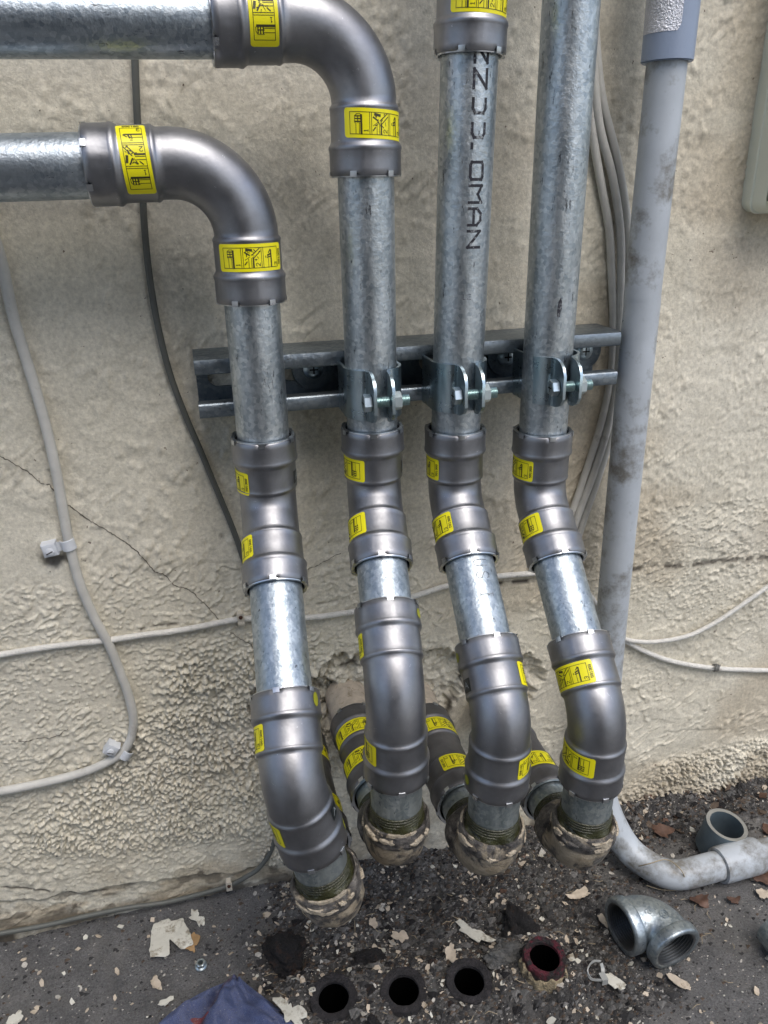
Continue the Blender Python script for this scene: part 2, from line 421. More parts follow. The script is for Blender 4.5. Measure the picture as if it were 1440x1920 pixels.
    stain_shade = np.maximum(stain_shade, .40*sstep(.45, .7, fbm(X*7, Z*10, 231, 4))*sstep(.1, .3, X))
    stain_shade = np.maximum(stain_shade, .45*blob(1400, 470, .05, .06)**.5)  # shadow below the utility box painted as a brown wall tint
    stain_shade = np.maximum(stain_shade, .55*edge*sstep(.38, .66, fbm(X*40, Z*90, 241, 4)))
    dirt = np.maximum(dirt, .6*edge*sstep(.52, .66, fbm(X*55, Z*110, 243, 4)))
    h += edge*.0016*(fbm(X*90, Z*150, 245, 3)-.5)
    # dirt caught between lumps
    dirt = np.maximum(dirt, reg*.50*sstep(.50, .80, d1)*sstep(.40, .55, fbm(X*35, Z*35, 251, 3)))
    return h, np.clip(dirt, 0, 1), np.clip(stain_shade, 0, 1)
xs = nonuni(-.26, .66, .00100, -2.2, 3.4); zs = np.concatenate([nonuni(-.02, .34, .00092, -.25, .341)[:-1], nonuni(.3415, .76, .0019, .3414, 2.6)[1:]])
X, Z = np.meshgrid(xs, zs)
H, DI, ST = wall_h(X, Z)
def gridmesh(name, P, mat, attrs, loc=(0, 0, 0)):
    nz, nx = P.shape[:2]
    me = bpy.data.meshes.new(name)
    nv = nz*nx; me.vertices.add(nv); me.vertices.foreach_set('co', P.reshape(-1).astype(np.float32))
    i = np.arange(nz-1)[:, None]*nx + np.arange(nx-1)[None, :]
    q = np.stack([i, i+1, i+nx+1, i+nx], -1).reshape(-1, 4)
    nf = len(q); me.loops.add(nf*4); me.loops.foreach_set('vertex_index', q.reshape(-1).astype(np.int32))
    me.polygons.add(nf); me.polygons.foreach_set('loop_start', (np.arange(nf)*4).astype(np.int32))
    try: me.polygons.foreach_set('loop_total', np.full(nf, 4, np.int32))
    except Exception: pass
    me.update(calc_edges=True)
    me.polygons.foreach_set('use_smooth', np.ones(nf, bool))
    for k, a in attrs.items():
        t = me.attributes.new(k, 'FLOAT', 'POINT'); t.data.foreach_set('value', a.reshape(-1).astype(np.float32))
    me.materials.append(mat); me.update()
    o = bpy.data.objects.new(name, me); COL.objects.link(o); WORG[o.name] = (0, 0, 0); return o
wall = gridmesh('stucco_wall', np.stack([X, -H, Z], -1), WALLM, {'dirt': DI, 'stain_shade': ST})
tag(wall, 'cream painted rough stucco wall behind all the pipes and cables', 'wall')
mb = MB(); mb.rings([[V(x_, .0, 2.10), V(x_, -.34, 2.10), V(x_, -.34, 2.22), V(x_, .0, 2.28)] for x_ in (-2.2, 3.4)], smooth=False, cap=(True, True)); mb.build('added_shade_eave', plain('added_eave_paint', (.42, .39, .33), .7), wall)  # unseen eave added overhead to shape the light on wall and pipes
def wy(x, z):
    h, _, _ = wall_h(np.array([[float(x)]]), np.array([[float(z)]])); return -float(h[0, 0])
# hairline cracks: thin dark strips lying in the render
def strip(pts, wd, seed, name, step=.0012):
    rg = random.Random(seed); P = [wp(*p) for p in pts]; q = []
    for (a, b) in zip(P[:-1], P[1:]):
        L = math.hypot(b[0]-a[0], b[1]-a[1]); n = max(2, int(L/step))
        for k in range(n): q.append((a[0]+(b[0]-a[0])*k/n, a[1]+(b[1]-a[1])*k/n))
    q.append(P[-1]); q = np.array(q); t = np.arange(len(q))
    j = np.array([[rg.uniform(-1, 1), rg.uniform(-1, 1)] for _ in q])*.00045
    w1 = (vnoise(t*.12, t*0+seed, 5)-.5)*.004
    q = q + j; q[:, 1] += w1
    Hh, _, _ = wall_h(q[:, 0], q[:, 1]); mb = MB(); R = []
    for i, (x, z) in enumerate(q):
        a = q[max(0, i-1)]; b = q[min(len(q)-1, i+1)]; d = unit((b-a)); n = V(-d[1], d[0]); ww = wd*rg.uniform(.35, 1)*(1 if 0 < i < len(q)-1 else .1)
        R.append([V(x+n[0]*ww, -Hh[i]-.00035, z+n[1]*ww), V(x-n[0]*ww, -Hh[i]-.00035, z-n[1]*ww)])
    mb.rings(R, closed=False); return mb.build(name, CRACK, wall)
CRACK = plain('crack_dirt', (.085, .07, .055), .9, var=.3)
strip([(-30, 835), (40, 875), (95, 915), (125, 942), (160, 970), (230, 1012), (262, 1040), (290, 1068), (330, 1095), (365, 1115), (392, 1142), (410, 1160)], .00042, 3, 'crack')
strip([(430, 1178), (470, 1210), (490, 1235)], .0003, 4, 'crack')
strip([(20, 1388), (60, 1384), (100, 1380), (130, 1365)], .0004, 5, 'crack')
strip([(575, 1072), (600, 1055), (640, 1035)], .0003, 6, 'crack')

# ------------------------------------------------------------------ the ground
gx = nonuni(-.28, .64, .0017, -6, 8); gy = nonuni(-.27, .03, .0017, -9, .031)
GX, GY = np.meshgrid(gx, gy)
STUBPX = [((625, 1868), .022), ((757, 1855), .023), ((880, 1837), .024), ((1022, 1792), .034)]
STUBC = [at(*p, z=h) for p, h in STUBPX]
def ground_h(X, Y):
    near = sstep(-.6, -.3, Y)*sstep(-.6, -.35, X)*(1-sstep(.9, 1.2, X))
    x0, y0 = at(850, 1760, z=0)[:2]
    char = np.clip(1.15-np.hypot((X-x0)/.21, (Y-y0)/.16), 0, 1)
    char = sstep(.08, .38, char+.45*(fbm(X*22, Y*22, 301, 4)-.5))
    char = np.maximum(char, sstep(-.060, -.015, Y+.02*fbm(X*20, Y*20, 305, 3))*sstep(.05, .3, X+.1))
    h = .005*(fbm(X*12, Y*12, 311, 3)-.5)+.0012*(fbm(X*90, Y*90, 321, 3)-.5)
    d, r = worley(X*150, Y*150, 331)
    h = h + char*(.015*(fbm(X*34, Y*34, 341, 4)-.45)+.0028*np.clip(1-d*1.4, 0, 1)*r + .003*(fbm(X*130, Y*130, 351, 3)-.5))
    h = h + .008*sstep(-.03, .0, Y)*fbm(X*40, Y*40, 361, 3)*sstep(.03, .1, X)
    for (c_, (p_, hh)) in zip(STUBC, STUBPX):
        d_ = np.hypot(X-c_[0]+.001, Y-c_[1]-.001); m_ = (.016 if hh < .03 else .016)
        h = h + m_*(1-sstep(.022, .052, d_+.012*(fbm(X*60, Y*60, 371, 3)-.5)))*(.75+.5*fbm(X*70, Y*70, 381, 3))*(h < 9) 
        char = np.maximum(char, 1-sstep(.03, .06, d_))
    h = np.minimum(h, .0215)
    for c_ in STUBC: h = np.where(np.hypot(X-c_[0], Y-c_[1]) < .0165, -.06, h)
    return h*near, char*near
GH, GC = ground_h(GX, GY)
ground = gridmesh('ground', np.stack([GX, GY, GH], -1), GROUNDM, {'char': GC, 'far': sstep(.45, .9, -GY)})
tag(ground, kind='structure')
mb = MB(); mb.rings([[V(a, b, z_) for a, b in ((-1.15, -2.1), (.42, -2.1), (.42, -1.45), (-1.15, -1.45))] for z_ in (-.02, 1.9)], smooth=False, cap=(False, True)); nb_ = mb.build('reflection_blocker', plain('blocker_dark', (.045, .042, .036), .8, var=.3, sc=8)); tag(nb_, kind='structure')  # unseen dark block added behind the camera to darken the pipes' reflections
def gz(x, y): h, _ = ground_h(np.array([[float(x)]]), np.array([[float(y)]])); return float(h[0, 0])
def gat(px, py, dz=0):
    z = 0
    for _ in range(4): p = at(px, py, z=z+dz); z = gz(p[0], p[1])
    p[2] = z+dz; return p

# ------------------------------------------------------------------ stroke lettering
G = {'0': [[(0, 1), (0, 5), (1, 6), (3, 6), (4, 5), (4, 1), (3, 0), (1, 0), (0, 1)]], '1': [[(1, 5), (2, 6), (2, 0)], [(1, 0), (3, 0)]],
     '2': [[(0, 5), (1, 6), (3, 6), (4, 5), (4, 4), (0, 0), (4, 0)]], '3': [[(0, 5), (1, 6), (3, 6), (4, 5), (4, 4), (3, 3), (1.5, 3)], [(3, 3), (4, 2), (4, 1), (3, 0), (1, 0), (0, 1)]],
     '5': [[(4, 6), (0, 6), (0, 3.4), (3, 3.6), (4, 2.6), (4, 1), (3, 0), (0, 0)]], '6': [[(4, 5), (3, 6), (1, 6), (0, 5), (0, 1), (1, 0), (3, 0), (4, 1), (4, 2.4), (3, 3.3), (0, 3)]],
     '9': [[(0, 1), (1, 0), (3, 0), (4, 1), (4, 5), (3, 6), (1, 6), (0, 5), (0, 3.7), (1, 2.8), (4, 3)]], 'O': [[(0, .6), (0, 5.4), (.6, 6), (3.4, 6), (4, 5.4), (4, .6), (3.4, 0), (.6, 0), (0, .6)]],
     'M': [[(0, 0), (0, 6), (2, 4), (4, 6), (4, 0)]], 'A': [[(0, 0), (0, 4), (1.2, 6), (2.8, 6), (4, 4), (4, 0)], [(0, 2.4), (4, 2.4)]], 'N': [[(0, 0), (0, 6), (4, 0), (4, 6)]],
     'Z': [[(0, 6), (4, 6), (0, 0), (4, 0)]], 'U': [[(0, 6), (0, 1), (1, 0), (3, 0), (4, 1), (4, 6)]], 'S': [[(4, 5), (3, 6), (1, 6), (0, 5), (0, 3.8), (4, 2.2), (4, 1), (3, 0), (1, 0), (0, 1)]],
     'D': [[(.9, 6), (3, 6), (4, 5), (4, 1), (3, 0), (.9, 0)]], '.': [[(0, .2), (.9, .2)]], 'I': [[(2, 0), (2, 6)], [(1, 0), (3, 0)], [(1, 6), (3, 6)]], 'L': [[(0, 6), (0, 0), (4, 0)]], 'E': [[(4, 6), (0, 6), (0, 0), (4, 0)], [(0, 3), (3, 3)]], '+': [[(0, 3), (4, 3)], [(2, 1), (2, 5)]]}
def strokes(text, h, w=None, gap=1.6, sx=1.0):
    """list of 2-D segments for a word, cap height h, starting at 0,0"""
    k = h/6; x = 0; out = []
    for ch in text:
        if ch == ' ': x += 3*k; continue
        for pl in G[ch]:
            for a, b in zip(pl[:-1], pl[1:]): out.append((x+a[0]*k*sx, a[1]*k, x+b[0]*k*sx, b[1]*k))
        x += ((1 if ch == '.' else 4)*sx+gap)*k
    return out, x-gap*k
def quadseg(mb, fn, x0, y0, x1, y1, w, lift, mi):
    L = math.hypot(x1-x0, y1-y0); n = max(1, int(L/.0018)); dx, dy = (x1-x0)/(L+1e-9), (y1-y0)/(L+1e-9); nx, ny = -dy*w/2, dx*w/2
    ex, ey = dx*w/2, dy*w/2; x0 -= ex; y0 -= ey; x1 += ex; y1 += ey
    R = []
    for i in range(n+1):
        t = i/n; x = x0+(x1-x0)*t; y = y0+(y1-y0)*t
        R.append([fn(x+nx, y+ny, lift), fn(x-nx, y-ny, lift)])
    mb.rings(R, closed=False, mi=mi, smooth=False)

# ------------------------------------------------------------------ press fittings
R0 = .0167
def prof(s, Ls=.036):
    """outer radius of a fitting at distance s from its mouth"""
    pts = [(0, 1.215), (.0006, 1.25), (.0128, 1.25), (.0142, 1.275), (.0155, 1.27), (.0175, 1.19), (.0183, 1.175), (Ls-.0035, 1.175), (Ls-.0027, 1.192), (Ls-.0017, 1.185), (Ls, 1.11), (9, 1.11)]
    for (a, ra), (b, rb) in zip(pts[:-1], pts[1:]):
        if s <= b: return R0*(ra+(rb-ra)*(s-a)/(b-a))
    return R0*1.11
class Fitting:
    def __init__(s, name, M1, Cn, M2, parent, mat, r=.042, Ls=.036, bead=True, scale=1.0):
        s.M1, s.M2 = map(lambda p: np.array(p, float), (M1, M2)); s.Ls = Ls; s.k = scale
        if Cn is None:
            Cn = (s.M1+s.M2)/2; ang = 0
        d1 = unit(np.array(Cn)-s.M1); d2 = unit(s.M2-np.array(Cn)); ang = math.acos(np.clip(np.dot(d1, d2), -1, 1))
        L1 = np.linalg.norm(np.array(Cn)-s.M1); L2 = np.linalg.norm(s.M2-np.array(Cn))
        s.d1, s.d2 = d1, d2
        if ang > .02:
            t = r*math.tan(ang/2); t = min(t, L1-Ls, L2-Ls) if min(L1, L2)-Ls > .004 else t
            r = t/math.tan(ang/2)
        else: t = 0; ang = 0
        A = L1-t; arc = r*ang; s.L = A+arc+L2-t
        nrm = unit(np.cross(d1, d2)) if ang > 0 else unit(np.cross(d1, V(.3, .5, .8))); inw = np.cross(nrm, d1)
        s.nrm = nrm
        def pt(q):
            if q <= A: return s.M1+d1*q, d1
            if q <= A+arc:
                a = (q-A)/r; c0 = s.M1+d1*A+inw*r
                return c0 - inw*r*math.cos(a) + d1*r*math.sin(a), d1*math.cos(a)+inw*math.sin(a)
            return s.M2-d2*(s.L-q), d2
        s.pt = pt
        qs = [0, .0006, .004, .008, .0128, .0135, .0142, .0149, .0155, .0165, .0175, .0183, .024, .030, Ls-.0035, Ls-.0031, Ls-.0027, Ls-.0022, Ls-.0017, Ls-.0008, Ls]
        mid = list(np.linspace(Ls, s.L-Ls, 22))[1:-1] if s.L > 2*Ls+.004 else []
        Q = sorted(set(qs+mid+[s.L-q for q in qs]))
        seg = 64; th = np.linspace(0, 2*math.pi, seg, endpoint=False); mb = MB(); rings = []
        cm_ = unit(CAM-(s.M1+s.M2)/2); js = (int(abs(s.M1[0]+s.M2[2])*7919) % 9)-4
        def ring(q, rr, dep=None):
            P, T = pt(q); B = np.cross(T, nrm)
            out = []
            for j, a in enumerate(th):
                off = 0
                if dep is not None: off = dep(j)
                dv = nrm*math.cos(a)+B*math.sin(a); dd_ = min(q, s.L-q)
                sm_ = .00028 if (.0009 < dd_ < .0129 and abs(j-((int(round(math.atan2(np.dot(cm_, B), np.dot(cm_, nrm))/(2*math.pi)*64))+js) % 64)) < .5) else 0
                out.append(P+T*off+dv*(rr+sm_))
            return out
        notch = lambda j: (j % 11) in (4, 5)
        for q in Q:
            dd = min(q, s.L-q); sg = 1 if q < s.L/2 else -1
            if dd < .0003: f = lambda j, sg=sg: (.0022*sg if notch(j) else 0)
            elif dd < .001: f = lambda j, sg=sg: (.0020*sg if notch(j) else 0)
            else: f = None
            rings.append(ring(q, prof(dd, Ls)*scale, f))
        # inner lips
        a = [ring(.0045, R0*1.06), ring(.0006, R0*1.17), ] ; b = [ring(s.L-.0006, R0*1.17), ring(s.L-.0045, R0*1.06)]
        mb.rings(a+rings+b)
        s.o = mb.build(name, mat, parent, sharp=50)
        for e in (0, 1): s.gripring(e)
    def frame(s, q):
        P, T = s.pt(q); c = unit(CAM-P); c = unit(c-T*np.dot(c, T)); return P, T, c
    def gripring(s, e):
        """thin bright ring with folded tabs at the mouth"""
        P, T = s.pt(0 if e == 0 else s.L); sg = 1 if e == 0 else -1; B = np.cross(T, s.nrm); mb = MB(); seg = 64
        th = np.linspace(0, 2*math.pi, seg, endpoint=False)
        def rg(r, off): return [P+T*sg*off+(s.nrm*math.cos(a)+B*math.sin(a))*r for a in th]
        mb.rings([rg(R0*1.075, .002), rg(R0*1.10, -.0005), rg(R0*1.205, -.0006), rg(R0*1.215, .0004)])
        for j in range(0, seg):
            if (j % 11) == 4:
                aa = [th[j]-.03+k*(2*math.pi/seg*1.9)/3 for k in range(4)]
                R = []
                for rr, off in ((1.19, -.0007), (1.268, -.0007), (1.278, .0002), (1.278, .0024), (1.24, .0026)):
                    R.append([P+T*sg*off+(s.nrm*math.cos(a)+B*math.sin(a))*R0*rr for a in aa])
                mb.rings(R, closed=False, smooth=False)
        mb.build('grip_ring', RING, s.o)
        mb = MB(); mb.rings([rg(R0*1.0, .0045), rg(R0*1.07, .003), rg(R0*1.08, .0012)]); mb.build('seal', BLACKIN, s.o)
    def surf(s, e, dist, updir):
        """map (u along circumference to the right, v along the axis) onto a socket; e=0/1 end, dist from mouth"""
        q = dist if e == 0 else s.L-dist; P, T, c = s.frame(q)
        a = T if np.dot(T, updir) > 0 else -T; r = np.cross(a, c); rr = prof(dist, s.Ls)*s.k
        def fn(u, v, lift):
            t = u/rr; return P + a*v + (c*math.cos(t)+r*math.sin(t))*(rr+lift)
        return fn, rr
    def sticker(s, e, phi_r, flip=False, dist=None, up=(0, 0, 1), L=.041, W=.0150, skew=0., cut=None, seed=0):
        dist = dist or (.0183+s.Ls-.0035)/2
        fn0, rr = s.surf(e, dist, V(*up)); u1 = rad(phi_r)*rr; u0 = u1-L
        sk = skew
        def fn(x, y, lift):
            yy = (y-W/2); xx = x
            if flip: xx = L-x; yy = -yy
            return fn0(u0+xx, yy+sk*(xx-L/2), lift)
        mb = MB(); n = 20; rc = .0016; R = []
        xsn = [0, .0003, .0009, .0016]+list(np.linspace(.003, L-.003, n))+[L-.0016, L-.0009, L-.0003, L]
        for x in xsn:
            e0 = min(x, L-x); ins = rc-math.sqrt(max(0, rc*rc-(rc-e0)**2)) if e0 < rc else 0
            R.append([fn(x, ins, .00012), fn(x, ins, .00022), fn(x, W*.33, .00024), fn(x, W*.66, .00024), fn(x, W-ins, .00022), fn(x, W-ins, .00012)])
        mb.rings(R, closed=False, mi=0)
        rg = random.Random(seed+11); k = L/.042; lw = .00030
        def sg(x0, y0, x1, y1, w=lw): quadseg(mb, fn, x0*k/1000, y0/1000, x1*k/1000, y1/1000, w, .00034, 1)
        for y in (2.0, 13.0): sg(3.5, y, 38.2, y)
        for x in (3.5, 14.8, 15.9, 26.6, 27.7, 38.2): sg(x, 2, x, 13)
        def glyph(ch, x, y, h):
            ss, wd = strokes(ch, h)
            for a, b, c, d in ss: sg(x-b, y+a, x-d, y+c, .00032)       # turned a quarter left
        glyph('1', 13.8, 3.1, 2.2); glyph('2', 25.6, 3.0, 2.4); glyph('3', 37.6, 3.0, 2.2); glyph('591369', 40.9, 3.2, 1.55)
        # panel 1: capped pipe
        sg(7, 2.3, 7, 8); sg(9.0, 2.3, 9.0, 8); sg(10.1, 2.3, 10.1, 11.2, .0011); sg(6.3, 7.6, 6.3, 11); sg(6.3, 11, 7.6, 12); sg(7.6, 12, 9.4, 12); sg(9.4, 12, 10.4, 11)
        sg(6.6, 8.2, 9.6, 8.2, .0006); sg(6.6, 9.6, 9.6, 9.6, .0006); sg(6.9, 10.9, 9.6, 10.9, .0006); sg(8.2, 7.8, 8.2, 11, .0005)
        # panel 2: jaws over the pipe
        sg(19, 2.3, 19, 7); sg(20.6, 2.3, 20.6, 7.4); sg(21.7, 2.3, 21.7, 7.4, .0009); sg(17, 6.4, 19.5, 8); sg(17, 10.5, 19.5, 9, .0008); sg(18.2, 12, 20.6, 11.6, .0014); sg(21, 9, 25.6, 12.6, .0005)
        sg(22, 7.4, 26, 11, .0005); sg(16.8, 4, 18, 5.4, .0006)
        for _ in range(13):
            x, y = rg.uniform(17, 25.5), rg.uniform(6.2, 12.2); a = rg.uniform(0, 6.3); l = rg.uniform(.6, 1.8); sg(x, y, x+math.cos(a)*l*.7, min(12.6, max(2.4, y+math.sin(a)*l)), rg.choice((.0003, .0005)))
        # panel 3: small pipe
        sg(31, 2.3, 31, 8.4); sg(33, 2.3, 33, 11, .0009); sg(30.4, 7.4, 32.6, 7.8, .0006); sg(30.8, 8.6, 32.6, 9.2, .0009); sg(31.4, 10, 32.6, 11.6, .0006); sg(29.3, 7.4, 29.3, 8.2, .0004)
        mb.build('sticker', [YEL, INK], s.o)
    def tagsq(s, e, phi, dist=.027, W=.0085, L=.0085):
        fn0, rr = s.surf(e, dist, V(0, 0, 1)); u0 = rad(phi)*rr-L/2; mb = MB()
        mb.rings([[fn0(u0+L*i/8, -W/2, .0002), fn0(u0+L*i/8, W/2, .0002)] for i in range(9)], closed=False)
        for x0, y0, x1, y1 in ((.25, .3, .5, .75), (.5, .75, .75, .3), (.35, .48, .65, .48)): quadseg(mb, lambda u, v, l: fn0(u0+u, v-W/2, l), x0*L, y0*W, x1*L, y1*W, .0006, .00035, 1)
        mb.build('black_label', [TAGB, TAGW], s.o)
    def dot(s, e, phi, dist=.008, r=.0032, sx=1.0):
        fn0, rr = s.surf(e, dist, V(0, 0, 1)); u0 = rad(phi)*rr; mb = MB()
        vs = [fn0(u0, 0, .0002)]+[fn0(u0+sx*r*math.cos(a), r*math.sin(a), .0002) for a in np.linspace(0, 2*math.pi, 24, endpoint=False)]
        mb.add(vs, [[0, 1+i, 1+(i+1) % 24] for i in range(24)]); mb.build('dot_mark', DOT, s.o)

def pipe(name, a, b, mat, parent, r=R0, seg=56, cap=(False, False)):
    a, b = np.array(a, float), np.array(b, float); mb = MB(); n = max(2, int(np.linalg.norm(b-a)/.03))
    sweep(mb, [a+(b-a)*i/n for i in range(n+1)], r, seg=seg, cap=cap)
    return mb.build(name, mat, parent)
def pipetext(parent, a, b, start, text, h, phi, w, mat, name='printed_text', sx=1.0, gap=1.6, r=R0, center=True, upright=False):
    """text reading down the pipe (from a to b), letter tops to the right"""
    a, b = np.array(a, float), np.array(b, float); T = unit(b-a); P0 = a+T*start; c = unit(CAM-P0); c = unit(c-T*np.dot(c, T)); rt = np.cross(-T, c)
    ss, wd = strokes(text, h, gap=gap, sx=sx); mb = MB()
    def fn(x, y, lift):     # x along reading direction, y letter height
        t = rad(phi)+(y-h/2)/r
        if upright: t = rad(phi)+x/r; return P0-T*y+(c*math.cos(t)+rt*math.sin(t))*(r+lift)
        return P0+T*x+(c*math.cos(t)+rt*math.sin(t))*(r+lift)
    for s_ in ss: quadseg(mb, fn, *s_, w, .00015, 0)
    mb.build(name, mat, parent)
def cast_elbow(E, parent, up, seed):
    """threaded iron elbow: socket looking up, socket looking at the wall"""
    E = np.array(E, float); up = unit(up); bk = V(0, 1, 0); arm = .031; r = .021
    bk = unit(bk-up*0); ang = math.acos(np.clip(np.dot(-up, bk), -1, 1)); t = r*math.tan(ang/2)
    nrm = unit(np.cross(-up, bk)); inw = np.cross(nrm, -up)
    path = []; rad_ = []
    prof_ = [(0, 1.20), (.0006, 1.27), (.002, 1.30), (.0105, 1.30), (.0120, 1.27), (.0130, 1.21)]
    top = E+up*arm
    for d, rr in prof_: path.append(top-up*d); rad_.append(rr)
    A = arm-t; c0 = top-up*A+inw*r
    for i in range(0, 13):
        a = ang*i/12; path.append(c0-inw*r*math.cos(a)-up*r*math.sin(a)); rad_.append(1.20)
    bend = E+bk*arm
    for d, rr in prof_[::-1]: path.append(bend-bk*d); rad_.append(rr)
    P = np.array(path); n = len(P); seg = 64; th = np.linspace(0, 2*math.pi, seg, endpoint=False); rings = []
    for i in range(n):
        if i < 6: T = -up
        elif i >= n-6: T = bk
        else: a = ang*(i-6)/12; T = -up*math.cos(a)+inw*math.sin(a)
        B = np.cross(T, nrm)
        q = np.array([P[i]+(nrm*math.cos(a)+B*math.sin(a))*R0*rad_[i] for a in th])
        wob = .0011*(fbm(q[:, 0]*120+q[:, 1]*70+seed*9, q[:, 2]*120, 401, 3)-.5)*2
        q += (q-P[i])/np.linalg.norm(q-P[i], axis=1)[:, None]*wob[:, None]
        rings.append(list(q))
    def inner(c, T, rr): B = np.cross(T, nrm); return [c+(nrm*math.cos(a)+B*math.sin(a))*R0*rr for a in th]
    mb = MB()
    mb.rings([inner(top-up*.004, -up, 1.0), inner(top-up*.0010, -up, 1.12)]+rings[:6], mi=1)
    mb.rings(rings[5:n-5], mi=0)
    mb.rings(rings[n-6:]+[inner(bend-bk*.001, bk, 1.12), inner(bend-bk*.004, bk, 1.0)], mi=1)
    o = mb.build('threaded_elbow', [CASTT, CASTB], parent, sharp=60)
    rg = random.Random(seed*7+3); mb = MB(); cdir = unit(CAM-top); cdir = unit(cdir-up*np.dot(cdir, up)); sdir = np.cross(up, cdir)
    for q in range(13):           # crusts of old paint and pipe compound stuck to the collar
        a0 = rg.uniform(-1.9, 1.9); onrim = rg.random() < .35; d0 = rg.uniform(.003, .011); sz = rg.uniform(.0012, .0042); ex = rg.uniform(1, 2.2); n_ = 14; ph = [rg.uniform(0, 6.3) for _ in range(3)]; outl = []
        for k in range(n_):
            t_ = 2*math.pi*k/n_; rr_ = sz*(1+.35*math.sin(2*t_+ph[0])+.25*math.sin(5*t_+ph[1])+.2*math.sin(7*t_+ph[2])); outl.append((rr_*math.cos(t_)*ex, rr_*math.sin(t_)*.7))
        def cm(u, v, l):
            if onrim:
                rad2 = R0*1.185+min(max(v+.0010, 0), .0016); a_ = a0+u/.02; return top+up*(.0001+l)+(cdir*math.cos(a_)+sdir*math.sin(a_))*rad2
            dd = min(max(d0+v, .0016), .0128); a_ = a0+u/.0217; return top-up*dd+(cdir*math.cos(a_)+sdir*math.sin(a_))*(R0*1.30+.0006+l)
        mb.rings([[cm(u*k_, v*k_, l_) for u, v in outl] for k_, l_ in ((1.03, -.0012), (1, .0003), (.75, .0008), (.3, .0009), (.02, .0008))], mi=rg.choice((0, 0, 0, 1)))
    mb.build('paint_crust', [CRUST, CASTB], o)
    return o
def nipple(a, b, parent, dope_at_b=True, name='nipple'):
    """short pipe whose b end is threaded and smeared with dope"""
    o = pipe(name, a, b, NIPPLE, parent); a, b = np.array(a, float), np.array(b, float); T = unit(b-a)
    mb = MB(); path = []; rr = []
    for k in range(4):
        for d, x in ((0, 1.0), (.0006, 1.035), (.0012, 1.035), (.0018, 1.0)): path.append(b-T*(.0105-k*.0021-d)); rr.append(x*R0+.0002)
    sweep(mb, path, rr, seg=56); mb.build('thread', DOPE, o)
    mb = MB(); P, TT, NN, BB = frames([b-T*.0045, b-T*.0022, b-T*.0004, b+T*.0022]); seg = 56; rings = []
    for i, base in enumerate((1.004, 1.02, 1.08, 1.17)):
        ring = []
        for j in range(seg):
            a_ = 2*math.pi*j/seg; wv = 1+(.05*(math.sin(a_*3+i)+math.sin(a_*7+2*i))*(i in (1, 2)))
            ring.append(P[i]+(NN[i]*math.cos(a_)+BB[i]*math.sin(a_))*R0*base*wv - T*(.004*max(0, math.sin(a_*2+1.3))**3 if i == 0 else 0))
        rings.append(ring)
    mb.rings(rings); mb.build('pipe_dope', DOPE, o)
    return o

def blobmesh(mb, c, rx, ry, rz, seed, nu=14, nv=9, amp=.35, mi=0):
    rg = np.random.RandomState(seed); ph = rg.uniform(0, 6.3, 12); R = []
    for i in range(nv+1):
        v = math.pi*i/nv; ring = []; rj = vnoise(np.arange(nu)*.9*14/nu*2.2+seed, np.full(nu, i*.9), seed)+.6*vnoise(np.arange(nu)*1.7*1.0, np.full(nu, i*1.1), seed+3)
        for j in range(nu):
            u = 2*math.pi*j/nu; n = V(math.sin(v)*math.cos(u), math.sin(v)*math.sin(u), math.cos(v))
            k = 1+amp*(.5*math.sin(3*n[0]+ph[0]+2*n[1])+.35*math.sin(5*n[1]+ph[1]+3*n[2])+.3*math.sin(7*n[2]+ph[2]+5*n[0])+.2*math.sin(11*n[0]+ph[3]+9*n[1])) + (.22*(rj[j]-.8)*math.sin(v) if nu > 20 else 0)
            ring.append(V(c[0]+rx*k*n[0], c[1]+ry*k*n[1], c[2]+rz*k*n[2]))
        R.append(ring)
    mb.rings(R, mi=mi)
CRUST = plain('paint_crust', (.42, .365, .28), .7, var=.3, sc=300, dirt=(.16, .12, .07), dsc=200, bmp=1, bd=.001)
YP = -.060
XR = [.0368, .1092, .1675, .2352]
